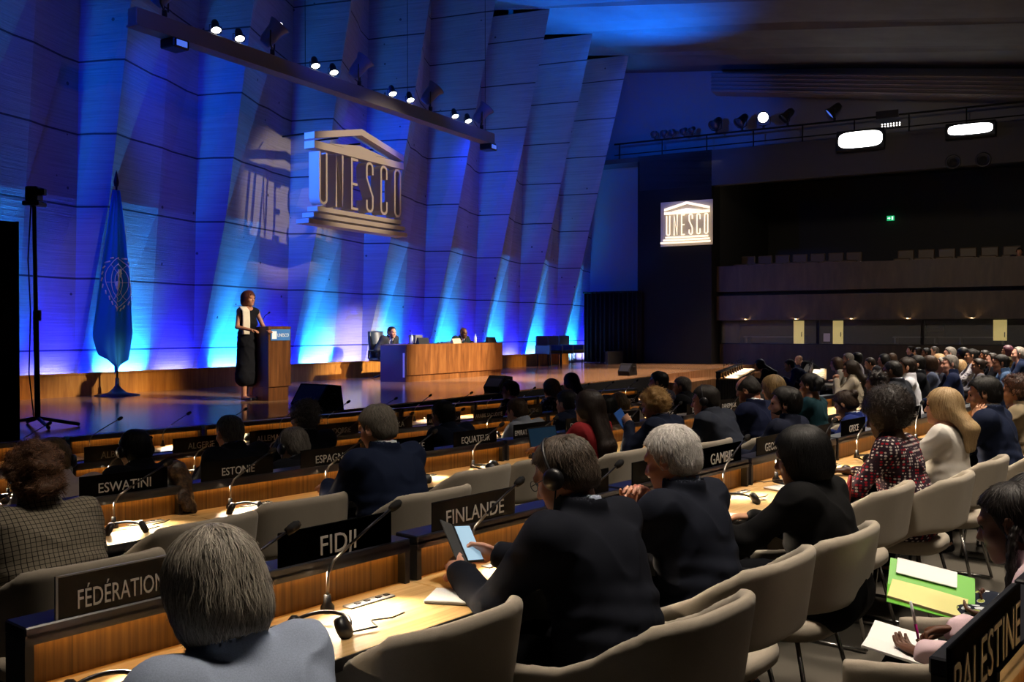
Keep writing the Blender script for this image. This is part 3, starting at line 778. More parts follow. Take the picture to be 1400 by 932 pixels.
mb = MB(); dp = stage_pt(-14, 605)
def ldrape(u, v): return dp+Vector((-1.2+u*1.46, .05*math.sin(u*40)+.02*math.sin(u*17), -.1+v*2.25))
mb.grid(ldrape, 60, 2, M['black_matte']); o = mb.build('side_drape', recalc=False); tag(o, 'black drape edge hanging at the extreme left of the stage', 'curtain')
md = o.modifiers.new('s', 'SOLIDIFY'); md.thickness = .02
# ------------------------------------------------------------------ implicit surfaces -> meshes
def nets(D, xs, ys, zs):
    S = D < 0
    c = np.zeros(tuple(n-1 for n in D.shape), np.uint8)
    sl = lambda o, n: slice(o, n-1+o)
    nx, ny, nz = D.shape
    cor = [(a, b, d) for a in (0, 1) for b in (0, 1) for d in (0, 1)]
    for a, b, d in cor: c += S[sl(a, nx), sl(b, ny), sl(d, nz)]
    mask = (c > 0) & (c < 8); I, J, K = np.nonzero(mask)
    idx = -np.ones(c.shape, np.int32); idx[mask] = np.arange(len(I))
    acc = np.zeros((len(I), 3)); cnt = np.zeros(len(I))
    X = (xs, ys, zs)
    for a in cor:
        for ax in range(3):
            if a[ax]: continue
            b = list(a); b[ax] = 1
            da = D[I+a[0], J+a[1], K+a[2]]; db = D[I+b[0], J+b[1], K+b[2]]
            m = (da < 0) != (db < 0)
            t = np.where(m, da/np.where(m, da-db, 1), 0)
            P = [xs[I+a[0]], ys[J+a[1]], zs[K+a[2]]]; Q = [xs[I+b[0]], ys[J+b[1]], zs[K+b[2]]]
            for q in range(3): acc[:, q] += m*(P[q]+t*(Q[q]-P[q]))
            cnt += m
    V = acc/np.maximum(cnt, 1)[:, None]
    F = []
    s0 = S[:-1, 1:-1, 1:-1]; s1 = S[1:, 1:-1, 1:-1]; i, j, k = np.nonzero(s0 != s1); fl = s0[i, j, k]
    q = np.stack([idx[i, j, k], idx[i, j+1, k], idx[i, j+1, k+1], idx[i, j, k+1]], 1); q[~fl] = q[~fl][:, ::-1]; F.append(q)
    s0 = S[1:-1, :-1, 1:-1]; s1 = S[1:-1, 1:, 1:-1]; i, j, k = np.nonzero(s0 != s1); fl = s0[i, j, k]
    q = np.stack([idx[i, j, k], idx[i, j, k+1], idx[i+1, j, k+1], idx[i+1, j, k]], 1); q[~fl] = q[~fl][:, ::-1]; F.append(q)
    s0 = S[1:-1, 1:-1, :-1]; s1 = S[1:-1, 1:-1, 1:]; i, j, k = np.nonzero(s0 != s1); fl = s0[i, j, k]
    q = np.stack([idx[i, j, k], idx[i+1, j, k], idx[i+1, j+1, k], idx[i, j+1, k]], 1); q[~fl] = q[~fl][:, ::-1]; F.append(q)
    return V, np.concatenate(F)

def np_mesh(name, V, F, mats, mi=None, attr=None):
    me = bpy.data.meshes.new(name)
    me.vertices.add(len(V)); me.vertices.foreach_set('co', np.asarray(V, np.float32).ravel())
    me.loops.add(F.size); me.loops.foreach_set('vertex_index', F.astype(np.int32).ravel())
    me.polygons.add(len(F)); me.polygons.foreach_set('loop_start', np.arange(0, F.size, 4, dtype=np.int32))
    me.polygons.foreach_set('use_smooth', np.ones(len(F), bool))
    if mi is not None: me.polygons.foreach_set('material_index', np.asarray(mi, np.int32))
    for m in mats: me.materials.append(m)
    me.update(calc_edges=True)
    if attr is not None:
        a = me.attributes.new('tone', 'FLOAT', 'POINT'); a.data.foreach_set('value', np.asarray(attr, np.float32))
    return me

def smin(a, b, k):
    h = np.clip(.5+.5*(b-a)/k, 0, 1); return b+(a-b)*h-k*h*(1-h)

class Sdf:
    def __init__(s): s.ops = []; s.lo = np.full(3, 9.); s.hi = np.full(3, -9.)
    def op(s, fn, lo, hi, k=.02, mode='u', grow=True):
        lo = np.minimum(lo, hi)*1.; hi = np.maximum(lo, hi)*1.
        s.ops.append((fn, np.asarray(lo, float), np.asarray(hi, float), k, mode))
        if mode == 'u' and grow: s.lo = np.minimum(s.lo, lo); s.hi = np.maximum(s.hi, hi)
    def cap(s, a, b, ra, rb=None, k=.02, mode='u'):
        a = np.asarray(a, float); b = np.asarray(b, float); rb = ra if rb is None else rb
        ba = b-a; L2 = max(1e-9, ba.dot(ba))
        def fn(x, y, z):
            t = np.clip(((x-a[0])*ba[0]+(y-a[1])*ba[1]+(z-a[2])*ba[2])/L2, 0, 1)
            return np.sqrt((x-a[0]-t*ba[0])**2+(y-a[1]-t*ba[1])**2+(z-a[2]-t*ba[2])**2)-(ra+(rb-ra)*t)
        r = max(ra, rb); s.op(fn, np.minimum(a, b)-r, np.maximum(a, b)+r, k, mode)
    def ell(s, c, r, k=.02, mode='u', Rm=None):
        c = np.asarray(c, float); r = np.asarray(r, float); Rm = np.eye(3) if Rm is None else np.asarray(Rm)
        def fn(x, y, z):
            dx, dy, dz = x-c[0], y-c[1], z-c[2]
            q = [(Rm[0, i]*dx+Rm[1, i]*dy+Rm[2, i]*dz)/r[i] for i in range(3)]
            k0 = np.sqrt(q[0]**2+q[1]**2+q[2]**2); k1 = np.sqrt((q[0]/r[0])**2+(q[1]/r[1])**2+(q[2]/r[2])**2)
            return k0*(k0-1)/np.maximum(k1, 1e-6)
        e = np.sqrt(((Rm*r)**2).sum(1)); s.op(fn, c-e, c+e, k, mode)
    def fnc(s, fn, lo, hi, k=.02, mode='u', T=None):
        """fn in a local frame T=(R,t)"""
        if T is None: s.op(fn, lo, hi, k, mode); return
        Rm, t = T
        cs = np.array([[x, y, z] for x in (lo[0], hi[0]) for y in (lo[1], hi[1]) for z in (lo[2], hi[2])])@Rm.T+t
        def g(x, y, z):
            dx, dy, dz = x-t[0], y-t[1], z-t[2]
            return fn(*[Rm[0, i]*dx+Rm[1, i]*dy+Rm[2, i]*dz for i in range(3)])
        s.op(g, cs.min(0), cs.max(0), k, mode)
    def ev(s, P):
        D = np.full(len(P), .5)
        for fn, lo, hi, k, mode in s.ops:
            d = fn(P[:, 0], P[:, 1], P[:, 2])
            D = smin(D, d, k) if mode == 'u' else (-smin(-D, d, k) if mode == 's' else -smin(-D, -d, k))
        return D
    def grad(s, P, e=.002):
        d0 = s.ev(P); g = np.stack([s.ev(P+np.eye(3)[i]*e)-d0 for i in range(3)], 1)
        return d0, g/np.maximum(np.linalg.norm(g, axis=1), 1e-6)[:, None]
    def mesh(s, h, fine=(), hf=None, pad=None, disp=None):
        pad = pad or 2.5*h; ax = []
        for i in range(3):
            lo, hi = s.lo[i]-pad, s.hi[i]+pad
            pts = [lo]
            iv = [(f[0][i], f[1][i]) for f in fine]
            while pts[-1] < hi:
                x = pts[-1]; st = h
                if hf and any(a-h <= x <= b for a, b in iv): st = hf
                pts.append(x+st)
            ax.append(np.array(pts))
        D = np.full(tuple(len(a) for a in ax), .5, np.float32)
        for fn, lo, hi, k, mode in s.ops:
            m = k+3*h
            sl = []
            for i in range(3):
                a = np.searchsorted(ax[i], lo[i]-m); b = np.searchsorted(ax[i], hi[i]+m); sl.append(slice(a, b))
            if any(q.stop <= q.start for q in sl): continue
            x = ax[0][sl[0]][:, None, None]; y = ax[1][sl[1]][None, :, None]; z = ax[2][sl[2]][None, None, :]
            d = fn(x, y, z); d = np.broadcast_to(d, tuple(q.stop-q.start for q in sl)); cur = D[tuple(sl)]
            if mode == 'u': D[tuple(sl)] = smin(cur, d, k)
            elif mode == 's': D[tuple(sl)] = -smin(-cur, d, k)
            elif mode == 'i': D[tuple(sl)] = -smin(-cur, -d, k)
        if disp is not None:
            near = np.abs(D) < .06; i, j, k_ = np.nonzero(near)
            D[i, j, k_] += disp(ax[0][i], ax[1][j], ax[2][k_]).astype(np.float32)
        return nets(D, *ax)

# ------------------------------------------------------------------ armchair: one curved wool shell, seat pad, steel legs
def shell_sdf():
    s = Sdf()
    def fn(x, y, z):
        lift = np.clip((z-.42)/.42, 0, 1.2)
        yb = y+.06*lift                            # raked back
        a, b = .285+.012*lift, .29
        yy = np.where(yb > 0, yb*.55, yb)
        rr = (np.abs(x/a)**3.4+np.abs(yy/b)**3.4)**(1/3.4)
        d = np.abs((rr-1)*.275)-.021
        top = np.interp(y, [-.36, -.27, -.20, -.10, .02, .14, .30], [.835, .83, .775, .705, .65, .63, .605])
        edge = np.clip((np.abs(x)-.20)/.1, 0, 1)*np.clip((-y-.16)/.1, 0, 1)
        top = top-.03*edge**2
        bot = np.interp(y, [-.36, -.24, -.14, -.02, .06, .3], [.535, .525, .50, .42, .385, .385])
        d2 = np.maximum((z-top)*.85, (bot-z)*.85); d2 = np.maximum(d2, y-.27)
        h = np.clip(.5-.5*(d2-d)/.03, 0, 1)
        return d2+(d-d2)*h+.03*h*(1-h)
    s.op(fn, (-.34, -.40, .36), (.34, .32, .86), .01)
    return s
V, F_ = shell_sdf().mesh(.0125)
me_shell = np_mesh('shell', V, F_, [M['beige']])
def seat_sdf():
    s = Sdf()
    def fn(x, y, z):
        rr = (np.abs(x/.255)**3+np.abs((y-.02)/.265)**3)**(1/3.)
        d = (rr-1)*.25; dz = np.abs(z-.425-.012*np.clip(1-rr, 0, 1))-.035
        return np.sqrt(np.maximum(d+.03, 0)**2+np.maximum(dz+.025, 0)**2)-.03+np.minimum(np.maximum(d+.03, dz+.025), 0)
    s.op(fn, (-.27, -.27, .37), (.27, .30, .48), .01)
    return s
V, F_ = seat_sdf().mesh(.014); me_seat = np_mesh('seat', V, F_, [M['beige']])
def chair_proto():
    root = empty('armchair')
    link(bpy.data.objects.new('shell', me_shell), root); link(bpy.data.objects.new('seat', me_seat), root)
    for sx in (-1, 1):
        for y0, y1 in ((.17, .23), (-.15, -.24)):
            mb = MB(); mb.tube([(sx*.19, y0, .40), (sx*.235, y1, .012)], .0095, M['chrome'], 8); mb.build('leg', root)
        mb = MB(); mb.tube([(sx*.235, .23, .012), (sx*.235, -.24, .012)], .0095, M['chrome'], 8); mb.build('floor_runner', root)
    mb = MB(); mb.tube([(-.19, .17, .385), (.19, .17, .385)], .009, M['chrome'], 6); mb.tube([(-.19, -.15, .385), (.19, -.15, .385)], .009, M['chrome'], 6); mb.build('crossbar', root)
    return root
CHAIR0 = chair_proto(); _chair_used = [False]
def chair(loc, yaw, label, group=None):
    o = CHAIR0 if not _chair_used[0] else copy_tree(CHAIR0)
    if _chair_used[0] and 'group' in o: del o['group']
    _chair_used[0] = True
    o.location = loc; o.rotation_euler = (0, 0, yaw); tag(o, label, 'chair', group or 'beige armchairs at the desks'); return o

# ------------------------------------------------------------------ desk unit (one seat wide)
UW = .665
def lamp(name, typ, loc, rot, energy, color, parent=None, **k):
    L = bpy.data.lights.new(name, typ); L.energy = energy; L.color = color
    for a, v in k.items(): setattr(L, a, v)
    o = link(bpy.data.objects.new(name, L), parent); o.location = loc; o.rotation_euler = rot; return o
DESK_E = 3.4
def desk_proto(w=UW, lit=True):
    root = empty('desk'); h = w/2-.002; e = h-.016        # e: half length of the raised panel, ends capped in black
    mb = MB(); mb.box((-h, -.435, .722), (h, .0, .75), M['top'], .003); mb.box((-h, -.438, .715), (h, -.432, .749), M['leg_dark']); mb.build('worktop', root)
    mb = MB(); mb.box((-e+.022, 0, .70), (e-.022, .02, .872), M['panel']); mb.build('lit_panel', root)
    mb = MB(); mb.box((-e, -.038, .872), (e, .075, .905), M['rail'], .004); mb.box((-e, -.038, .860), (e, -.033, .885), M['rail']); mb.build('top_rail', root)
    mb = MB(); mb.box((-e+.03, -.026, .867), (e-.03, -.016, .8715), M['led']); mb.build('light_strip', root)
    mb = MB(); mb.box((-e+.012, .02, .10), (e-.012, .06, .872), M['leg_dark']); mb.box((-e+.012, .0, .10), (e-.012, .02, .70), M['leg_dark']); mb.build('modesty_panel', root)
    for s in (-1, 1):
        mb = MB(); mb.box((s*(e-.011)-.011, -.036, .7505), (s*(e-.011)+.011, .07, .873), M['leg_dark']); mb.box((s*(e-.011)-.011, -.005, 0), (s*(e-.011)+.011, .07, .72), M['leg_dark']); mb.build('side_frame', root)
    n = max(1, round(w/UW))
    for i in range(n):
        x = (i-(n-1)/2)*UW+UW/2-.09
        mb = MB(); mb.tube([(x, -.38, .72), (x, -.34, .01), (x, -.06, .01)], .012, M['leg_dark'], 6); mb.build('leg', root)
    if lit:
        for i in range(n):
            lamp('desk_lamp', 'AREA', ((i-(n-1)/2)*UW, -.045, .868), (R(-60), 0, 0), DESK_E, (1., .80, .56), root, shape='RECTANGLE', size=UW*.36, size_y=.012, spread=R(80))
    return root
DESK0 = desk_proto(); _du = [False]
DESK2 = desk_proto(UW*2); _du2 = [False]
def desk(loc, yaw, label, group=None, double=False):
    P, U = (DESK2, _du2) if double else (DESK0, _du)
    o = P if not U[0] else copy_tree(P)
    if U[0] and 'group' in o: del o['group']
    U[0] = True
    o.location = loc; o.rotation_euler = (0, 0, yaw); tag(o, label, 'desk', group); return o

# nameplate
me_pl = None
def nameplate(loc, yaw, txt, cap=.052, wfrac=.72, L=.468, lab=None, dy=-.028, H=.128, lean=-6):
    global me_pl
    root = empty('nameplate', loc, yaw)
    root.rotation_euler = (0, 0, yaw)
    if me_pl is None:
        mb = MB(); mb.box((-.234, -.003, -.022), (.234, .003, .106), M['black_gloss'], .002); o = mb.build('plate', root); me_pl = o.data
        o.location = (0, dy, 0)
        mb = MB(); mb.box((-.236, -.0042, -.024), (-.231, .0035, .108), M['plate_edge']); mb.box((-.236, -.0038, .104), (.236, .0035, .108), M['plate_edge']); mb.build('edge_strip', root).location = (0, dy, 0)
        nameplate.edge = root.children[1].data
    else:
        for nm, me in (('plate', me_pl), ('edge_strip', nameplate.edge)):
            o = link(bpy.data.objects.new(nm, me), root); o.location = (0, dy, 0)
    ox = 0.
    if txt.startswith('FÉD'):
        ox = .035
        for c in root.children: c.scale.x = 1.22; c.location.x = .05
    if txt: text_obj('lettering', txt, cap, L*wfrac, M['letter'], root, (ox, dy-.0045, .042), depth=.002, sx=.92)
    tag(root, lab or ('black desk nameplate with grey capitals reading %s' % txt), 'nameplate', 'country nameplates on the desks')
    return root

# gooseneck microphone on the worktop
def mic_proto():
    root = empty('desk_microphone')
    mb = MB(); mb.lathe([(0, 0), (.022, 0), (.022, .018), (.013, .03), (.011, .055), (0, .055)], M['black'], 12); mb.build('base', root)
    P = [Vector((0, 0, .05)), Vector((.003, 0, .12)), Vector((.03, .005, .155)), Vector((.10, .01, .19)), Vector((.20, .02, .235)), Vector((.29, .02, .275))]
    mb = MB(); mb.tube(P[:4], .0052, M['goose'], 8); mb.tube(P[3:], .0045, M['darkmetal'], 8); mb.build('gooseneck', root)
    mb = MB(); d = (P[-1]-P[-2]).normalized(); mb.lathe([(0, -.005), (.012, 0), (.015, .015), (.015, .035), (.009, .048), (0, .05)], M['black_matte'], 12, frame(P[-1], d.orthogonal().normalized(), d.cross(d.orthogonal().normalized()), d)); mb.build('windscreen', root)
    return root
MIC0 = mic_proto(); _mu = [False]
def mic(loc, yaw, label, group='desk microphones'):
    o = MIC0 if not _mu[0] else copy_tree(MIC0)
    _mu[0] = True; o.location = loc; o.rotation_euler = (0, 0, yaw); tag(o, label, 'microphone', group); return o
# headset lying on the worktop
def headset_proto():
    root = empty('headset')
    mb = MB(); mb.tube([(.085*math.cos(a), .095*math.sin(a), .016+.012*math.sin(a)) for a in np.linspace(R(-25), R(205), 22)], .006, M['darkmetal'], 8); mb.build('headband', root)
    for s in (-1, 1):
        mb = MB(); Mx = Matrix.Translation((s*.078, -.04, .024)) @ Matrix.Rotation(R(s*62), 4, 'Y')
        mb.lathe([(0, -.016), (.034, -.014), (.037, 0), (.031, .012), (.012, .016), (0, .016)], M['black'], 16, Mx); mb.build('ear_pad', root)
    mb = MB(); mb.tube([(.08, -.06, .01), (.10, -.02, .006), (.16, .03, .006), (.13, .09, .006), (.19, .12, .006), (.22, .16, .01)], .0028, M['black'], 6); mb.build('cord', root)
    return root
HS0 = headset_proto(); _hu = [False]
def headset(loc, yaw, label, group='headsets lying on the desks'):
    o = HS0 if not _hu[0] else copy_tree(HS0)
    _hu[0] = True; o.location = loc; o.rotation_euler = (0, 0, yaw); tag(o, label, 'headset', group); return o
me_ctl = None
def control(loc, yaw, label):
    global me_ctl
    if me_ctl is None:
        mb = MB(); mb.box((-.095, -.022, 0), (.095, .022, .006), M['grey_plastic'], .002)
        for x in (-.06, -.02, .03, .065): mb.box((x, -.008, .006), (x+.018, .006, .009), M['black'])
        o = mb.build('control_strip'); me_ctl = o.data
    else: o = link(bpy.data.objects.new('control_strip', me_ctl))
    o.location = loc; o.rotation_euler = (0, 0, yaw); tag(o, label, 'control panel', 'control strips let into the worktops'); return o

# ------------------------------------------------------------------ rows of the near block
VROW = {'P': .41, 'F': 2.39, 'E': 4.56, 'A': 6.38, 'S': 8.22}
U0 = {'F': 1.005, 'E': 2.13, 'A': 3.06, 'P': 1.35, 'S': 1.35}
NM = {'F': ['FÉDÉRATION DE RUSSIE', 'FIDJI', 'FINLANDE', 'FRANCE', 'GABON', 'GAMBIE', 'GEORGIE', 'GHANA', 'GRECE', 'GRENADE', 'GUATEMALA', 'GUINEE', None, None],
      'E': ['ESWATINI', 'ESTONIE', 'ESPAGNE', 'ERYTHREE', 'EQUATEUR', 'EMIRATS ARABES UNIS', 'EL SALVADOR', 'EGYPT', 'DOMINIQUE', 'DJIBOUTI', 'DANEMARK', None, None, None],
      'A': ['ALBANIE', 'ALGERIE', 'ALLEMAGNE', 'ANDORRE', 'ANGOLA', 'ANTIGUA AND BARBUDA', 'ARABIE SAOUDITE', 'ARGENTINE', 'ARMENIE', 'AUSTRALIE', 'AUTRICHE', None, None]}
CAPS = {'FIDJI': (.064, .34), 'FINLANDE': (.056, .70), 'FÉDÉRATION DE RUSSIE': (.050, .93), 'ESWATINI': (.050, .74), 'ESTONIE': (.044, .58), 'EMIRATS ARABES UNIS': (.040, .94), 'ANTIGUA AND BARBUDA': (.036, .92), 'ARABIE SAOUDITE': (.040, .90), 'GAMBIE': (.060, .66)}
WT = {}                                   # worktop height of each row
for rk in 'FEA': WT[rk] = .75+floor_v(VROW[rk])
WT['S'] = .75+floor_v(8.22); WT['P'] = .75+floor_v(.41)
def seat_name(rk, k):
    L = NM.get(rk)
    if L and 0 <= k < len(L) and L[k]: return L[k].split(' ')[0]
    return None
def unit_u(rk, k): return U0[rk]+UW*(k+.5)
first_of = {'F': (-1, 14), 'E': (-2, 15), 'A': (-2, 13)}
pos_word = {'F': 'the Finland row', 'E': 'the Estonia row', 'A': 'the Algeria row'}
for rk, (k0, k1) in first_of.items():
    v = VROW[rk]; z = floor_v(v)
    for k in range(k0, k1):
        p = row(unit_u(rk, k), v, z); nm = seat_name(rk, k)
        if (k-{'F': 0, 'E': 1, 'A': 0}[rk]) % 2 == 0:
            n2 = seat_name(rk, k+1); pd = row(U0[rk]+UW*(k+1), v, z)
            if nm and n2: lab = 'lit walnut double desk carrying the %s and %s nameplates' % (nm, n2)
            elif nm or n2: lab = 'lit walnut double desk whose only nameplate reads %s' % (nm or n2)
            elif k < 0: lab = 'unmarked double desk at the near left end of %s' % pos_word[rk]
            else: lab = 'double desk without nameplates at the far end of %s, %s' % (pos_word[rk], 'nearer one' if k < 13 else 'farther one')
            desk(pd, YAW, lab, 'walnut double desks', True)
        w = nm or ('far unmarked' if k > 0 else 'near unmarked')
        where = ('the %s nameplate' % nm) if nm else '%s of %s' % (('the far end' if k > 0 else 'the near end'), pos_word[rk])
        grpx = '' if nm else ', spot %d' % abs(k)
        if nm:
            full = NM[rk][k]; cap, wf = CAPS.get(full, (.048, .72))
            nameplate(row(unit_u(rk, k)-(.0), v, z+.905), YAW, full, cap, wf)
        if k <= 11:
            su = -.09 if (rk, k) != ('F', 0) else .13
            mic(row(unit_u(rk, k)+su, v-.085, z+.75), YAW+R(random.uniform(-6, 6)), 'gooseneck microphone on the worktop below %s%s' % (where, grpx))
            control(row(unit_u(rk, k)+su+.16, v-.10, z+.75), YAW, 'grey control strip in the worktop at %s%s' % (where, grpx))
            if (rk, k) not in (('F', 2), ('F', 3), ('E', 5), ('F', -1)):
                headset(row(unit_u(rk, k)+(-.22 if rk != 'E' else -.10)+random.uniform(-.03, .03), v-.22, z+.752), YAW+R(random.uniform(-60, 60)), 'headset lying on the worktop below %s%s' % (where, grpx))
# front row without nameplates
z = floor_v(8.22); ordw = ['first', 'second', 'third', 'fourth', 'fifth', 'sixth', 'seventh', 'eighth', 'ninth', 'tenth', 'eleventh', 'twelfth', 'thirteenth', 'fourteenth', 'fifteenth']
for k in range(-1, 7):
    u = 3.94+2*UW*k+.65
    desk(row(u, 8.22, z), YAW, 'lit double desk of the front row along the stage, %s from left' % ordw[k+1], 'front row double desks', True)
    for j in (-.5, .2):
        mic(row(u+j, 8.13, z+.75), YAW+R(random.uniform(-8, 8)), 'gooseneck microphone on the front row desk by the stage, %s section, %s' % (ordw[k+1], 'left' if j < 0 else 'right'))
    headset(row(u-.35, 7.98, z+.752), YAW+1., 'headset lying on the front row desk by the stage, %s section' % ordw[k+1])
# Palestine row behind the aisle
z = floor_v(VROW['P'])
for k in range(0, 3):
    desk(row(U0['P']+.35+UW*(k+.5)+.02, VROW['P'], z), YAW, 'desk section at the lower right corner carrying the PALESTINE nameplate' if k == 0 else 'desk section to the right of the PALESTINE desk, mostly outside the frame' if k == 1 else 'desk section second to the right of the PALESTINE desk, outside the frame', 'walnut desk sections')
nameplate(row(1.70, VROW['P'], z+.905), YAW, 'PALESTINE', .080, .94)

# ------------------------------------------------------------------ far block: rows turned the other way
A2 = math.atan2(.949, .314); D2 = Vector((.314, .949, 0)); F2 = Vector((-.949, .314, 0))
def far(j, u, back=0., z=-.2):
    p = Vector((4.72, 21.7, 0))-F2*(1.9*j+back)+D2*(u-.25*j); p.z = z; return p
FARZ = lambda j: -.2+.035*j
for j in range(7):
    for k in range(0, 9 if j < 3 else 6):
        p = far(j, .65*k+.35, 0, FARZ(j))
        o = desk(p, A2, 'far lit desk section across the aisle, row %d from the stage' % (j+1) if False else 'lit desk section of the far block across the aisle, %s row from the stage' % ordw[j], 'far block desk sections, %s row' % ordw[j])
        if j < 2:
            mic(far(j, .65*k+.15, .09, FARZ(j)+.75), A2, 'gooseneck microphone on the far block desks, %s row from the stage' % ordw[j], 'far block microphones, %s row' % ordw[j])
            q = MB(); q.box((-.105, -.15, 0), (.105, .15, .012), M['white_paper'])
            b = q.build('papers'); b.location = far(j, .65*k+.45, .24, FARZ(j)+.752); b.rotation_euler = (0, 0, A2+random.uniform(-.2, .2)); tag(b, 'white papers lying on the far block desks, %s row from the stage' % ordw[j], 'papers', 'papers on the far block desks, %s row' % ordw[j])
# ------------------------------------------------------------------ people
SKIN = {}
def skin(h):
    if h not in SKIN:
        m = mat('skin_'+h.strip('#'), h, .5, spec=.35); t = NT(m); c = lin(h)
        n = t.noise(t.coord('Object'), 14., 3)
        t.col(t.ramp(n, [(.3, tuple(x*.88 for x in c)), (.7, tuple(min(1, x*1.1) for x in c))]))
        m.node_tree.nodes['Principled BSDF'].inputs['Subsurface Weight'].default_value = .06
        m.node_tree.nodes['Principled BSDF'].inputs['Subsurface Radius'].default_value = (.02, .008, .004)
        SKIN[h] = m
    return SKIN[h]
HAIR = {}
def hairmat(c0, c1, rough=.5):
    k = (c0, c1)
    if k not in HAIR:
        m = mat('hair_'+c1.strip('#'), c1, rough, spec=.35); t = NT(m)
        at = t.n('ShaderNodeAttribute'); at.attribute_name = 'tone'
        n = t.noise(t.coord('Object', (1, 1, .35)), 90., 4, .6, .5)
        f = t.math('ADD', t.math('MULTIPLY', at.outputs['Fac'], .8), t.math('MULTIPLY', n, .2))
        t.col(t.ramp(f, [(.15, c0), (.85, c1)])); t.bump(n, .2, .003)
        HAIR[k] = m
    return HAIR[k]
CL = {}
def cloth(h, kind='plain', h2=None, h3=None, rough=.85):
    k = (h, kind, h2, h3)
    if k in CL: return CL[k]
    m = fabric('cloth_'+kind+'_'+h.strip('#'), h, rough, .18, 600. if kind != 'denim' else 300., .2, 0.)
    m.node_tree.nodes['Principled BSDF'].inputs['Specular IOR Level'].default_value = .14
    t = NT(m)
    if kind == 'plaid':
        v = t.coord('Object'); sep = t.n('ShaderNodeSeparateXYZ'); t.l(v, sep.inputs[0])
        def lines(o, per, w): return t.math('LESS_THAN', t.math('ABSOLUTE', t.math('SUBTRACT', t.math('FRACT', t.math('MULTIPLY', o, 1/per)), .5)), w)
        a = t.math('MAXIMUM', lines(sep.outputs[0], .018, .07), lines(t.math('ADD', sep.outputs[2], t.math('MULTIPLY', sep.outputs[1], .3)), .018, .07))
        t.col(t.mix(a, lin(h), lin(h2)))
    if kind in ('dots', 'floral', 'print'):
        v = t.coord('Object', (1, .7, 1)); vo = t.n('ShaderNodeTexVoronoi'); vo.inputs['Scale'].default_value = {'dots': 60., 'floral': 34., 'print': 30.}[kind]
        vo.inputs['Randomness'].default_value = .15 if kind == 'dots' else .95; t.l(v, vo.inputs['Vector'])
        sepc = t.n('ShaderNodeSeparateColor'); t.l(vo.outputs['Color'], sepc.inputs[0])
        base = t.mix(t.math('LESS_THAN', vo.outputs['Distance'], .37 if kind == 'dots' else .42), lin(h), lin(h2))
        c = t.mix(t.math('MULTIPLY', t.math('GREATER_THAN', sepc.outputs[0], .66), t.math('LESS_THAN', vo.outputs['Distance'], .40)), base, lin(h3 or h2)); t.col(c)
    if kind == 'stripe':
        v = t.coord('Object'); sep = t.n('ShaderNodeSeparateXYZ'); t.l(v, sep.inputs[0])
        t.col(t.mix(t.math('LESS_THAN', t.math('FRACT', t.math('MULTIPLY', sep.outputs[0], 22.)), .3), lin(h), lin(h2)))
    CL[k] = m; return m

def rotx(a): c, s = math.cos(a), math.sin(a); return np.array([[1, 0, 0], [0, c, -s], [0, s, c]])
def roty(a): c, s = math.cos(a), math.sin(a); return np.array([[c, 0, s], [0, 1, 0], [-s, 0, c]])
def rotz(a): c, s = math.cos(a), math.sin(a); return np.array([[c, -s, 0], [s, c, 0], [0, 0, 1]])
_ph = RNG.uniform(0, 6.28, (40,)); _dir = RNG.normal(size=(40, 3)); _dir /= np.linalg.norm(_dir, axis=1)[:, None]
def wob(x, y, z, f, n=6, o=0):
    r = 0
    for i in range(n):
        d = _dir[(i+o) % 40]*f*(1+.35*i/n); r = r+np.sin(d[0]*x+d[1]*y+d[2]*z+_ph[(i+o) % 40])
    return r/n

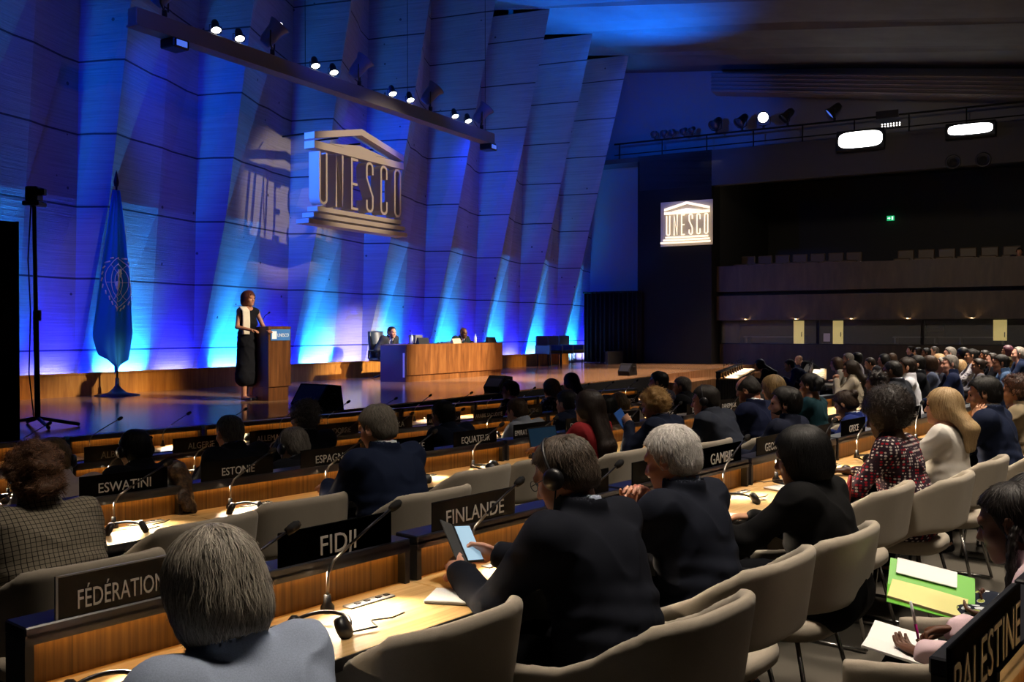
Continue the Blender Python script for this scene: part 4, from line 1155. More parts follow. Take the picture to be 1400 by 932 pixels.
def person(label, loc, yaw, skin_c='#c99a7c', hair=('short', '#15110d', '#2a211a'), top=1.30, floor=0., lean=6., male=True, arms=('desk', 'desk'),
           wear='suit', col='#10131c', shirt='#c9ccd2', pants='#0d0e14', pitch=0., hyaw=0., tilt=0., near=1, stand=False, loc_is_head=True, kind='plain', c2=None, c3=None,
           bulk=1., group=None, tie=None, headset_on=False, glasses=False, extra=None, torso_yaw=0., knee=.42, deskz=.75, dist=.42, beard=None, curl=.8, shoes=True, legs=True):
    """near 2 = close up, 1 = middle distance, 0 = far"""
    hh = {2: .0055, 1: .008, 0: .013}[near]; hb = {2: .011, 1: .014, 0: .022}[near]
    sc = 1.0 if male else .95
    sw = (.185 if male else .158)*(.5+.5*bulk)
    zt = top-floor
    pel = np.array([0, 0, .545 if not stand else .93*sc*zt/1.72])
    sgn = 1
    def chain(L, s):
        a = [R(L)*.45, R(L)*.85, R(L)*1.1]; p = [pel]
        for ang, ln in zip(a, (.175*s, .21*s, .165*s)): p.append(p[-1]+np.array([0, math.sin(ang)*ln, math.cos(ang)*ln]))
        an = R(L)*.7+R(pitch)*.35
        hc = p[-1]+np.array([0, math.sin(an)*.112+.014, math.cos(an)*.112+.008])
        return p, hc
    s = sc
    def topz(L, s): return chain(L, s)[1][2]+.113
    if not stand:
        if topz(lean, s) > zt: s = s*np.clip(1+(zt-topz(lean, s))/.53, .86, 1.)
        if topz(lean, s) > zt+.01:
            for L in np.arange(lean, 68, 1.5):
                lean = L
                if topz(L, s) <= zt: break
        if abs(topz(lean, s)-zt) > .01:
            s = s*np.clip(1+(zt-topz(lean, s))/.53, .72, 1.18)
    else:
        s = s*np.clip(1+(zt-topz(lean, s))/.5, .8, 1.2)
    P, HCt = chain(lean, s); waist, chest, neck = P[1], P[2], P[3]
    up = (neck-chest)/np.linalg.norm(neck-chest); Ty = rotz(R(torso_yaw))
    HR = rotz(R(hyaw)) @ roty(R(tilt)) @ rotx(-R(pitch+lean*.25)); HT = (HR, HCt)
    shc = chest+up*.095*s
    S = {+1: shc+Ty@np.array([sw, 0, 0]), -1: shc+Ty@np.array([-sw, 0, 0])}
    L1, L2 = .285*sc, .255*sc
    rootoff = HCt
    A = {}
    for sd, spec in zip((-1, +1), arms):           # (left, right)
        S0_ = S[sd]; curlv = curl; pn = np.array([0, 0, -1.]); hd = None; pole = np.array([sd*.55, -.25, -.8])
        dz = deskz-floor+.035
        if isinstance(spec, str):
            if spec == 'desk': W_ = np.array([sd*.13, max(S0_[1]+.26, dist), dz]); hd = np.array([-sd*.45, .9, -.05])
            elif spec == 'deskin': W_ = np.array([sd*.02, max(S0_[1]+.24, dist), dz+.02]); hd = np.array([-sd*.9, .5, 0])
            elif spec == 'lap': W_ = np.array([sd*.09, .22, .66]); hd = np.array([-sd*.5, .8, -.1])
            elif spec == 'chin': W_ = HCt+HR@np.array([sd*.045, .125, -.22]); hd = np.array([-sd*.15, -.25, 1.]); pn = np.array([0, -1., -.2]); curlv = 1.5; pole = np.array([sd*.35, .55, -1.])
            elif spec == 'cheek': W_ = HCt+HR@np.array([sd*.10, .075, -.20]); hd = np.array([-sd*.1, -.1, 1.]); pn = np.array([-sd*1., -.3, 0.]); curlv = .6; pole = np.array([sd*.3, .6, -1.])
            elif spec == 'side': W_ = S0_+np.array([sd*.07, .02, -.50]); hd = np.array([0, .1, -1.]); pn = np.array([-sd*1., 0, 0])
            elif spec == 'clasp': W_ = HCt+HR@np.array([sd*.035-.02, .20, -.165]); hd = np.array([-sd*.35, -.10, .9]); pn = np.array([-sd*1., -.2, 0.]); curlv = 1.25; pole = np.array([sd*.45, .5, -1.])
        else:
            W_ = np.array(spec[0], float); hd = np.array(spec[1], float); pn = np.array(spec[2], float) if len(spec) > 2 else pn
            if len(spec) > 3: curlv = spec[3]
            if len(spec) > 4: pole = np.array(spec[4], float)
        v = W_-S0_; d = np.linalg.norm(v); dm = (L1+L2)*.985
        if d > dm: W_ = S0_+v/d*dm; v = W_-S0_; d = dm
        if d < .14: d = .14
        a = (L1*L1-L2*L2+d*d)/(2*d); h = math.sqrt(max(0, L1*L1-a*a)); u = v/np.linalg.norm(v)
        pole = pole-u*pole.dot(u); pole /= np.linalg.norm(pole)+1e-9
        E = S0_+u*a+pole*h
        fd = (W_-E)/np.linalg.norm(W_-E); hd = fd if hd is None else hd/np.linalg.norm(hd)
        A[sd] = (S0_, E, W_, hd, pn, curlv)
    # --- body -------------------------------------------------------
    B = Sdf()
    def H(c): return HR@np.asarray(c, float)+HCt
    g = 1.03 if male else .97
    def hell(c, r, k=.02, mode='u'): B.ell(H(np.array(c)*g), np.array(r)*g, k, mode, HR)
    fem = 0 if male else 1
    hell((0, -.014, .030), (.075, .096, .083), .01)
    hell((0, .030, -.045), (.056-.003*fem, .066, .072), .035)
    hell((0, .045, -.088), (.040-.006*fem, .042, .030), .03)
    hell((0, .078, -.106), (.018, .014, .015), .025)
    for sx in (-1, 1): hell((sx*.036, .060, -.030), (.026, .024, .022), .025)
    hell((0, .078, .024), (.050, .018, .012), .02)
    for sx in (-1, 1):
        B.ell(H(np.array((sx*.031, .094, .004))*g), (.017, .014, .010), .014, 's', HR)
        hell((sx*.031, .076, .003), (.0125, .0125, .0115), .003)
        hell((sx*.031, .083, .015), (.016, .010, .0055), .006)
    B.cap(H(np.array((0, .088, .006))*g), H(np.array((0, .108, -.034))*g), .0075*g, .0125*g, .012)
    for sx in (-1, 1): hell((sx*.012, .098, -.038), (.0085, .010, .008), .006)
    hell((0, .089, -.064), (.024, .011, .0065), .006); hell((0, .087, -.074), (.021, .011, .007), .006)
    for sx in (-1, 1):
        Er = HR@rotz(R(sx*-22))@roty(R(sx*6))
        B.ell(H(np.array((sx*.080, -.008, -.008))*g), np.array((.0085, .020, .033))*g, .008, 'u', Er)
        if near == 2: B.ell(H(np.array((sx*.090, -.004, -.004))*g), np.array((.008, .012, .020))*g, .006, 's', Er)
    nb = neck+np.array([0, -.008, -.02])
    nr = .057 if male else .047
    B.cap(H((0, -.022, -.055)), nb, nr, nr*1.08, .03)
    B.cap(nb, chest, nr*1.05, .075, .05)
    B.ell(chest+np.array([0, 0, -.03]), (.125*sw/.185, .085, .15*s), .05); B.cap(waist, pel, .10, .115, .06)
    for sd in (-1, 1):
        S0_, E, W_, hd, pn, cv = A[sd]
        fr_ = 1. if male else .86
        B.cap(neck+np.array([0, -.01, -.05]), S0_, .040, .042, .04)
        B.cap(S0_, E, .042*fr_, .036*fr_, .03); B.cap(E, W_, .036*fr_, .0245*fr_, .02)
        # hand
        ln = hd; pn_ = pn-ln*pn.dot(ln); n_ = np.linalg.norm(pn_); pn_ = pn_/n_ if n_ > 1e-6 else np.array([0, 0, -1.])
        lat = np.cross(ln, pn_)*(1)            # lateral
        # thumb side: for the right hand palm down pointing forward thumb is at -x
        th = np.cross(pn_, ln)*(sd); th = th/np.linalg.norm(th)
        hs = .95 if male else .86
        Rm = np.stack([th, ln, pn_], 1)
        if near == 0:
            B.ell(W_+ln*.07*hs, np.array((.038, .075, .020))*hs, .02, 'u', Rm)
        else:
            B.ell(W_+ln*.048*hs, np.array((.040, .056, .0165))*hs, .012, 'u', Rm)
            for q, (off, l) in enumerate(((.029, .070), (.0095, .078), (-.0105, .073), (-.029, .058))):
                p0 = W_+ln*.080*hs+th*off*hs; c1 = cv*.45; c2_ = cv*1.15; sp_ = th*off*1.6
                d1 = ln*math.cos(c1)+pn_*math.sin(c1)+sp_; d1 /= np.linalg.norm(d1)
                d2 = ln*math.cos(c2_)+pn_*math.sin(c2_)+sp_*.6; d2 /= np.linalg.norm(d2)
                d3 = ln*math.cos(c2_*1.35)+pn_*math.sin(c2_*1.35); 
                p1 = p0+d1*l*.48*hs; p2 = p1+d2*l*.34*hs; p3 = p2+d3*l*.26*hs
                B.cap(p0-ln*.02*hs, p1, .0098*hs, .0088*hs, .004); B.cap(p1, p2, .0088*hs, .008*hs, .003); B.cap(p2, p3, .008*hs, .0068*hs, .003)
            t0 = W_+ln*.025*hs+th*.026*hs; t1 = t0+(th*.7+ln*.7+pn_*.35)*.040*hs; t2 = t1+(th*.15+ln*.95+pn_*.35)*.030*hs; t3 = t2+(ln*.95+pn_*.3-th*.1)*.022*hs
            B.cap(t0, t1, .015*hs, .011*hs, .008); B.cap(t1, t2, .0108*hs, .0095*hs, .003); B.cap(t2, t3, .0095*hs, .0075*hs, .003)
    hip = {}
    for sd in (-1, 1):
        h0 = pel+np.array([sd*.085, 0, -.01])
        if stand: kn = np.array([sd*.085, .02, pel[2]*.53]); an = np.array([sd*.08, -.01+.03*sd, .085])
        else: kn = np.array([sd*.10, knee, .53]); an = np.array([sd*.10, knee-.02+.03*sd, .085])
        hip[sd] = (h0, kn, an)
        B.cap(h0, kn, .072, .052, .03); B.cap(kn, an, .050, .036, .03)
        if stand or shoes: B.cap(an+np.array([0, -.02, -.03]), an+np.array([0, .13, -.045]), .034, .026, .03)
    fine = [(H((-.1, -.12, -.14)).min()*0+np.minimum.reduce([H((a, b, c)) for a in (-.1, .1) for b in (-.12, .13) for c in (-.14, .12)]),
             np.maximum.reduce([H((a, b, c)) for a in (-.1, .1) for b in (-.12, .13) for c in (-.14, .12)]))]
    for sd in (-1, 1):
        if near:
            c = A[sd][2]+A[sd][3]*.08; fine.append((c-.11, c+.11))
    V, F = B.mesh(hb, fine, hh)
    # materials by place: eyes, lips
    C = V[F].mean(1); Lc = (C-HCt)@HR/g
    mi = np.zeros(len(F), int)
    if near:
        for sx in (-1, 1): mi[(np.abs(Lc[:, 0]-sx*.031) < .012) & (np.abs(Lc[:, 2]-.002) < .0065) & (Lc[:, 1] > .078)] = 1
        mi[(np.abs(Lc[:, 0]) < .024) & (np.abs(Lc[:, 2]+.069) < .0095) & (Lc[:, 1] > .082)] = 2
    me = np_mesh('person', V, F, [skin(skin_c), M['eye'], lipmat(skin_c)], mi)
    o = link(bpy.data.objects.new('person', me)); tag(o, label, 'person', group)
    if loc_is_head:
        off = rotz(yaw)@np.array([rootoff[0], rootoff[1], 0]); o.location = (loc[0]-off[0], loc[1]-off[1], floor)
    else: o.location = (loc[0], loc[1], floor)
    o.rotation_euler = (0, 0, yaw)
    def child(name, sdf, h, mats, disp=None, fine=(), hf=None, attr=None):
        V, F = sdf.mesh(h, fine, hf, disp=disp)
        if not len(F): return None
        if near and attr is None:                       # relax the stair steps of the cloth
            E_ = np.concatenate([F[:, [0, 1]], F[:, [1, 2]], F[:, [2, 3]], F[:, [3, 0]]]); cn = np.zeros(len(V)); np.add.at(cn, E_[:, 0], 1); np.add.at(cn, E_[:, 1], 1)
            for _ in range(3):
                S2 = np.zeros_like(V); np.add.at(S2, E_[:, 0], V[E_[:, 1]]); np.add.at(S2, E_[:, 1], V[E_[:, 0]]); V = V*.45+.55*S2/np.maximum(cn, 1)[:, None]
        a = None if attr is None else attr(V)
        return link(bpy.data.objects.new(name, np_mesh(name, V, F, mats, None, a)), o)
    # --- hair -------------------------------------------------------
    st, hc0, hc1 = hair[:3]; opt = hair[3] if len(hair) > 3 else {}
    if st != 'bald':
        G = Sdf(); t = {2: .010, 1: .011, 0: .014}[near]*opt.get('vol', 1.)
        def G_ell(c, r, k=.02, mode='u'): G.ell(H(np.array(c)*g), np.array(r)*g, k, mode, HR)
        G_ell((0, -.014, .030), (.075+t*.8, .096+t, .083+t), .01)
        G_ell((0, -.052, -.030), (.060+t*.7, .050+t*.8, .058), .03)
        lowz = opt.get('low', -.072)
        if st in ('short', 'curly', 'recede', 'fringe', 'crop'):
            fl = {'short': .078, 'curly': .072, 'recede': .10, 'fringe': .112, 'crop': .082}[st]
            if st == 'curly':
                for i in range(46):
                    q = RNG.normal(size=3); q /= np.linalg.norm(q)
                    if q[2] < -.55 or (q[1] > .45 and q[2] < .45): continue
                    p = np.array((0, -.018, .028))+q*np.array((.083, .102, .092))*1.02; G_ell(p, (.024, .024, .022), .012)
            if opt.get('back'):
                for i in range(26): G_ell((RNG.uniform(-.06, .06), -.10+RNG.uniform(-.035, .03), RNG.uniform(-.12, .03)), (.032, .030, .030), .015)
        elif st == 'bob':
            G_ell((0, -.022, .0), (.098, .112, .118), .03); G_ell((0, -.035, -.07), (.092, .088, .072), .04); lowz = opt.get('low', -.135)
        elif st == 'long':
            ln = opt.get('len', .36)
            G_ell((0, -.022, .0), (.092, .108, .115), .03); lowz = -.6
        elif st == 'afro':
            r_ = opt.get('r', .135); G_ell((0, -.030, .035), (r_, r_, r_*.97), .02); lowz = -.13
        elif st in ('bun', 'ponytail', 'braids', 'updo'):
            if st == 'bun': G_ell((0, -.118, .045), (.042, .040, .040), .015)
            if st == 'updo':
                for i in range(16): G_ell((RNG.uniform(-.055, .055), -.085+RNG.uniform(-.035, .02), RNG.uniform(-.09, .045)), (.035, .032, .032), .02)
            if st == 'ponytail': G.cap(H((0, -.115, .03)), H((0, -.135, -.12)), .028, .018, .02)
        # keep only scalp region
        def cut(x, y, z):
            x, y, z = x/g, y/g, z/g
            if st in ('bob', 'long', 'afro'):
                zz_ = np.interp(y, [-.03, .005, .035, .05, .085], [-.75, -.75, -.11 if st == 'bob' else -.75, .035, .07])
                zz_ = np.where(np.abs(x) > .056, np.interp(y, [-.03, .02, .045, .065, .09], [-.75, -.75, -.75 if st != 'afro' else -.10, .0, .07]), zz_)
                d = np.minimum((zz_-z)*.8, .05)
            elif st == 'fringe':
                zz_ = np.interp(y, [-.12, -.06, -.005, .02, .045], [-.08, -.075, -.02, .02, .05]); d = np.maximum((zz_-z)*.8, z-.055-np.abs(x)*.25+(y+.02)*.35)
            elif st == 'recede':
                zz_ = np.interp(y, [-.06, -.012, .0, .02, .035, .055], [-.075, -.06, -.03, -.01, .05, .115])+np.where(np.abs(x) < .03, -.015, .0); d = (zz_-z)*.75
            else:
                zz_ = np.interp(y, [-.06, -.018, -.006, .016, .030, .052, .075], [-.08, -.065, -.025, -.03, .03, .066, .078]); d = (zz_-z)*.75
            return np.maximum(d, (lowz-z)*.9)
        G.fnc(cut, (-.3, -.3, -.7), (.3, .3, .3), .008, 'i', HT)
        if st == 'long':                       # length falls straight down the back whatever the head does
            b0 = H((0, -.06, -.02)); w_ = opt.get('w', .082)
            back = Ty@np.array([0, -1., 0]); e1 = np.array([b0[0], min(b0[1]-.02, chest[1]-.135), b0[2]-ln*.5]); e2 = np.array([e1[0], e1[1]-.01*0+.0, b0[2]-ln])
            for xo in (-.75, -.25, .25, .75):
                xv = np.array([xo*w_*.8, 0, 0]); G.cap(b0+xv*.9, e1+xv, .042, .032, .03); G.cap(e1+xv, e2+xv*1.02, .032, .014, .03)
            for sx in (-1, 1):
                if opt.get('front'): G.ell(H((sx*.075, .0, -.10)), (.026, .05, .10), .03)
        if st == 'braids':
            for q, (x0, x1) in enumerate(((-.072, -.10), (-.060, -.085), (.07, .11), (.078, .125))):
                p0 = H((x0, -.02+.012*q, -.01)); n_ = 22
                pts = []
                for i in range(n_+1):
                    f = i/n_; tgt = np.array([x1*1.05, chest[1]+.135+.02*(q % 2), p0[2]-.46]); mid = np.array([x1*1.2, neck[1]+.05, neck[2]+.02])
                    pts.append((1-f)**2*p0+2*f*(1-f)*mid+f*f*tgt)
                for i in range(n_): G.cap(pts[i], pts[i+1], .0085+.003*(i % 2), .0085+.003*((i+1) % 2), .004)
        fq = opt.get('freq', 1.)
        amp = .6*opt.get('amp', {'short': .0018, 'recede': .0018, 'fringe': .002, 'crop': .0012, 'curly': .004, 'bob': .002, 'long': .002, 'afro': .007}.get(st, .002))
        def streak(x, y, z):
            dx, dy, dz = x-HCt[0], y-HCt[1], z-HCt[2]
            lx = HR[0, 0]*dx+HR[1, 0]*dy+HR[2, 0]*dz; ly = HR[0, 1]*dx+HR[1, 1]*dy+HR[2, 1]*dz; lz = HR[0, 2]*dx+HR[1, 2]*dy+HR[2, 2]*dz
            if st in ('afro', 'curly'): return wob(lx, ly, lz, 230*fq, 7)*.7+wob(lx, ly, lz, 90*fq, 5, 9)*.5
            az = np.arctan2(lx, -(ly+.01)); w = wob(lx, ly, lz, 40, 4, 5)*1.0
            if st in ('short', 'recede', 'fringe', 'crop') and opt.get('wave', 0) == 0:
                return .6*np.sin(lx*330*fq+2.5*w+ly*60)+.4*np.sin(lx*170*fq-ly*90+3*w)
            return .3*np.sin(az*17*fq+3.*w*(1+opt.get('wave', 0))+lz*12)+.3*np.sin(az*41*fq+4*w+1.3+lz*30*opt.get('wave', 0))+.3*np.sin(az*71*fq+2*w)
        Vh, Fh = G.mesh({2: .0065, 1: .009, 0: .014}[near], disp=(lambda x, y, z: amp*streak(x, y, z)) if near else None)
        if len(Fh):
            tone = np.clip(.42+.22*streak(Vh[:, 0], Vh[:, 1], Vh[:, 2])+.10*RNG.normal(size=len(Vh)), 0, 1)
            if near:
                N = {2: 4200, 1: 800}[near]; wdt = {2: .0009, 1: .0022}[near]; nst = 7; sl = opt.get('slen', {'bob': .085, 'long': .12, 'afro': .035, 'curly': .04, 'crop': .012}.get(st, .045))
                p = Vh[RNG.randint(0, len(Vh), N)].copy(); crown = H((0, -.045, .118)); rs = np.random.RandomState(len(Vh) % 9999)
                tn = np.clip(rs.normal(.55, .19, N), 0, 1); grav = 1.6 if st in ('bob', 'long') else .35
                wv = rs.uniform(0, 6.28, N); jit = rs.normal(size=(N, 3)); pts = []; lens = rs.uniform(.5, 1.15, N)*sl
                for q in range(nst):
                    d0, gd = G.grad(p); fz = st in ('afro', 'curly'); lift = .003+.012*(q/(nst-1))*np.abs(jit[:, 0]) if fz else .0012+(.0005+.0035*opt.get('fluff', 1.)*(q/(nst-1))**2*np.abs(jit[:, 0]))
                    p = p-gd*(d0-lift)[:, None]*.9; pts.append(p.copy())
                    fl_ = p-crown; fl_ /= np.linalg.norm(fl_, axis=1)[:, None]; fl_ = fl_+np.array([0, 0, -grav])+HR@np.array([0, -.15, 0])
                    if st in ('afro', 'curly'): fl_ = jit+.8*np.sin(q*1.7+wv)[:, None]*np.roll(jit, 1, 1)
                    else: fl_ = fl_+jit*.22+np.cross(gd, fl_)*(np.sin(q*.9+wv)*(.16+.5*opt.get('wave', 0)))[:, None]
                    fl_ -= gd*(fl_*gd).sum(1)[:, None]; fl_ /= np.maximum(np.linalg.norm(fl_, axis=1), 1e-6)[:, None]
                    p = p+fl_*(lens/(nst-1))[:, None]+(gd*.005 if st in ('afro', 'curly') else 0)
                Q = np.stack(pts, 1); tg = np.gradient(Q, axis=1); tg /= np.maximum(np.linalg.norm(tg, axis=2), 1e-7)[:, :, None]
                _, gq = G.grad(Q.reshape(-1, 3)); gq = gq.reshape(Q.shape); sd_ = np.cross(tg, gq); sd_ /= np.maximum(np.linalg.norm(sd_, axis=2), 1e-6)[:, :, None]
                wr = wdt*np.array([.7, 1, 1, 1, .9, .7, .3][:nst])[None, :, None]
                ring = np.stack([Q+sd_*wr, Q+gq*wr*.8, Q-sd_*wr], 2)         # N,nst,3,3
                base = len(Vh); ids = base+np.arange(N*nst*3).reshape(N, nst, 3)
                f1 = np.stack([ids[:, :-1, 0], ids[:, 1:, 0], ids[:, 1:, 1], ids[:, :-1, 1]], -1).reshape(-1, 4)
                f2 = np.stack([ids[:, :-1, 1], ids[:, 1:, 1], ids[:, 1:, 2], ids[:, :-1, 2]], -1).reshape(-1, 4)
                Vh = np.concatenate([Vh, ring.reshape(-1, 3)]); Fh = np.concatenate([Fh, f1, f2]); tone = np.concatenate([tone, np.repeat(tn, nst*3)])
            link(bpy.data.objects.new('hair', np_mesh('hair', Vh, Fh, [hairmat(hc0, hc1)], None, tone)), o)
    if beard:
        G = Sdf(); G.ell(H((0, .030, -.050)), (.062, .070, .075), .02, 'u', HR); G.ell(H((0, .076, -.106)), (.026, .02, .02), .02, 'u', HR)
        def bc(x, y, z): return np.maximum(np.maximum(z+.055-.03*np.clip((np.abs(x)-.03)/.03, 0, 1.6), -.02-y), .017-np.sqrt((x/1.5)**2+(z+.068)**2)-.004)
        G.fnc(bc, (-.1, -.1, -.2), (.1, .15, .1), .006, 'i', HT); child('beard', G, .008, [hairmat(beard, beard)], attr=lambda V: np.full(len(V), .5))
    # --- clothes ----------------------------------------------------
    J = Sdf(); inf = {'suit': .020, 'jacket': .022, 'blouse': .014, 'shirt': .014, 'dress': .010, 'tee': .012}[wear]
    bx = bulk; female = not male
    cw = (.150 if male else .128)*bx
    J.ell(chest+Ty@np.array([0, -.004, -.045]), np.array((cw+inf, .098*bx+inf, .175*s)), .05, 'u', Ty)
    if female: J.ell(chest+Ty@np.array([0, .055, -.10]), (.115, .065+inf*.5, .075), .06, 'u', Ty)
    J.cap(waist+np.array([0, 0, -.03]), pel+np.array([0, 0, .02]), .105*bx+inf, .118*bx+inf, .06)
    J.cap(S[-1]*.8+S[1]*.2+np.array([0, -.012, -.035]), S[1]*.8+S[-1]*.2+np.array([0, -.012, -.035]), .062*bx+inf*.6, .062*bx+inf*.6, .06)
    if wear in ('suit', 'jacket', 'shirt'):
        for sx in (-1, 1): J.cap(chest+Ty@np.array([sx*.068*bx, -.008, -.03]), waist+np.array([sx*.062*bx, -.006, -.06]), .098*bx+inf*.6, .098*bx+inf, .05)
    for sx in (-1, 1):
        J.cap(waist+np.array([sx*.045*bx, 0, 0]), pel+np.array([sx*.06*bx, 0, .0]), .09*bx+inf, .105*bx+inf, .05)
        J.cap(neck+np.array([sx*.03, -.012, -.052]), S[sx]+np.array([-sx*.02, 0, .0]), .044+inf*.6, .050+inf*.6, .05)
        if wear == 'suit': J.ell(S[sx]+np.array([-sx*.005, -.004, .004]), (.066, .066, .055), .06)
    if wear in ('suit', 'jacket') and not stand:
        J.cap(pel+np.array([-.07, .0, -.01]), pel+np.array([.07, .0, -.01]), .102*bx+inf, .102*bx+inf, .05)
    sleeve_end = {'suit': .94, 'jacket': .97, 'blouse': .80, 'shirt': .97, 'dress': 0, 'tee': -.55}[wear]
    for sd in (-1, 1):
        S0_, E, W_ = A[sd][:3]; fr_ = 1. if male else .88
        if wear == 'dress': continue
        if sleeve_end < 0: J.cap(S0_, S0_+(E-S0_)*-sleeve_end, .052*fr_+inf*.7, .050*fr_+inf*.7, .03); continue
        J.cap(S0_, E, .050*fr_+inf*.75, .044*fr_+inf*.75, .055); J.cap(E, E+(W_-E)*sleeve_end, .043*fr_+inf*.75, .031*fr_+inf*.75, .02)
    # collar
    nkf = [(neck-.11, neck+.11)]
    cb = neck+np.array([0, -.008, -.035]); ct = H((0, -.030, -.085)); cdir = ct-cb; cl = np.linalg.norm(cdir); cdir = cdir/cl
    if wear in ('suit', 'jacket', 'shirt'):
        J.cap(cb-cdir*.01, cb+cdir*(.046 if wear == 'suit' else .05), nr+.038, nr+.032, .02)
    J.cap(cb+cdir*.00, cb+cdir*.2, nr+(.022 if wear != 'blouse' else .016), nr+.022, .004, 's')
    if wear in ('suit',) or (wear == 'jacket'):
        def vneck(x, y, z):
            dz = z; return np.maximum(np.abs(x)-np.clip(.012+(dz+.27)*.24, 0, .075), -(y-.035))
        Rv = Ty@rotx(-R(lean)*.95); J.fnc(vneck, (-.09, .02, -.26), (.09, .20, .05), .012, 's', (Rv, neck+np.array([0, 0, -.03])))
    if wear == 'dress' or wear == 'blouse':
        J.ell(neck+np.array([0, .05, -.01]), (.075, .085, .05), .02, 's')
    ff = .0042 if wear != 'suit' else .0032
    Epts = [A[-1][1], A[1][1]]
    def folds(x, y, z):
        r = wob(x, y, z, 30, 6)*ff*1.2+wob(x, y, z, 75, 5, 12)*ff*.4-ff*2.6*(1-np.abs(wob(x, y, z, 24, 4, 15)))**5
        for E in Epts:
            dd = np.exp(-((x-E[0])**2+(y-E[1])**2+(z-E[2])**2)/.012); r = r+dd*.006*wob(x, y, z, 70, 4, 20)
        r = r*np.clip((np.sqrt((x-neck[0])**2+(y-neck[1])**2+(z-neck[2])**2)-.09)/.08, 0, 1)
        dw = np.exp(-((z-waist[2])**2)/.01); r = r+dw*.005*np.sin(z*85+x*14+2*wob(x, y, z, 14, 3, 3))
        return r
    cm = cloth(col, kind, c2, c3)
    child({'suit': 'suit_jacket', 'jacket': 'jacket', 'blouse': 'blouse', 'shirt': 'shirt', 'dress': 'dress_top', 'tee': 'top'}[wear], J, {2: .010, 1: .0125, 0: .02}[near], [cm], disp=folds if near else None, fine=nkf if near and wear not in ('dress',) else (), hf=.0055)
    if wear in ('suit', 'jacket') and near:
        Q = Sdf(); Q.ell(chest+Ty@np.array([0, -.002, -.04]), np.array((cw+.006, .100*bx+.006, .17*s)), .05, 'u', Ty); Q.cap(waist, pel, .10*bx, .11*bx, .05)
        Q.cap(cb-cdir*.02, cb+cdir*.060, nr+.014, nr+.013, .02); Q.cap(cb+cdir*.0, cb+cdir*.2, nr+.003, nr+.004, .003, 's')
        for sd in (-1, 1):
            E, W_ = A[sd][1:3]; Q.cap(E+(W_-E)*.86, E+(W_-E)*1.0, .034, .033, .005); Q.cap(E+(W_-E)*.80, E+(W_-E)*1.2, .026, .0255, .003, 's')
        child('shirt', Q, {2: .010, 1: .012}[near], [cloth(shirt)], fine=nkf, hf=.0048)
        if tie:
            Q = Sdf(); d = np.array([0, .105*bx, -.005]); a_ = neck+np.array([0, .065, -.055]); b_ = chest+Ty@np.array([0, .108*bx, -.10]); Q.cap(a_, b_, .014, .026, .01); child('tie', Q, .009, [cloth(tie)])
    # lower half
    if legs:
        T = Sdf()
        if wear == 'dress' or pants.startswith('skirt'):
            for sd in (-1, 1):
                h0, kn, an = hip[sd]
                if stand: T.cap(pel+np.array([sd*.03, 0, .08]), np.array([sd*.07, 0, .36]), .12, .135, .08)
                else: T.cap(h0, kn+np.array([0, .02, .0]), .105, .085, .06); T.cap(kn, kn+np.array([0, .03, -.2]), .085, .08, .05)
            lm = cm if wear == 'dress' else cloth(pants.split('|')[1], pants.split('|')[2] if pants.count('|') > 1 else 'plain', *(pants.split('|')[3:5]))
            child('skirt', T, {2: .012, 1: .015, 0: .022}[near], [lm], disp=folds if near else None)
        else:
            for sd in (-1, 1):
                h0, kn, an = hip[sd]; T.cap(h0+np.array([0, .0, .02]), kn, .088*bx, .066, .04); T.cap(kn, an+np.array([0, 0, .02]), .064, .052, .03)
            child('trousers', T, {2: .012, 1: .016, 0: .024}[near], [cloth(pants)], disp=folds if near else None)
        if near or stand:
            for sd in (-1, 1):
                an = hip[sd][2]; T = Sdf(); T.cap(an+np.array([0, -.035, -.045]), an+np.array([0, .15, -.052]), .036, .030, .03); T.op(lambda x, y, z: .004-z, (-1, -1, -1), (1, 1, 1), .004, 'i')
                child('shoe', T, .011, [M['black']])
    if glasses:
        mb = MB()
        for sx in (-1, 1):
            mb.tube([H(np.array((sx*.032+.022*math.cos(a), .100, .002+.017*math.sin(a)))*g) for a in np.linspace(0, 2*PI, 17)], .0014, M['black'], 5)
            mb.tube([H(np.array((sx*.054, .098, .004))*g), H(np.array((sx*.080, .04, .006))*g), H(np.array((sx*.084, -.015, .0))*g)], .0016, M['black'], 5)
        mb.tube([H(np.array((-.012, .101, .004))*g), H(np.array((.012, .101, .004))*g)], .0015, M['black'], 5)
        mb.build('glasses', o)
    bpy.context.view_layer.update()
    Mw = Matrix.Translation(o.location) @ Matrix.Rotation(yaw, 4, 'Z')
    o_head = Mw @ frame(HCt, HR[:, 0], HR[:, 1], HR[:, 2])
    if headset_on:
        hs = empty('headset'); hs.matrix_world = o_head; tag(hs, headset_on, 'headset')
        gg = g
        mb = MB(); mb.tube([(.092*gg*math.cos(a), -.004+.012*math.sin(a), (.008+.119*math.sin(a))*gg) for a in np.linspace(0, PI, 25)], .0055, M['black'], 8); mb.build('headband', hs)
        for sx in (-1, 1):
            mb = MB(); Mx = Matrix.Translation((sx*.092*gg, -.006, -.006)) @ Matrix.Rotation(R(sx*90), 4, 'Y')
            mb.lathe([(0, -.008), (.028, -.008), (.036, 0), (.036, .012), (.026, .022), (0, .024)], M['black'], 20, Mx); mb.build('ear_cup', hs)
        mb = MB(); mb.tube([(-.093*gg, .0, -.035), (-.095, .04, -.10), (-.085, .10, -.20), (-.06, .14, -.33), (-.03, .2, -.40)], .0025, M['black'], 6); mb.build('cord', hs)
    return dict(o=o, M=Mw, A=A, head=o_head, HC=HCt)
M['eye'] = mat('eye_dark', (.02, .015, .012), .15)
_lip = {}
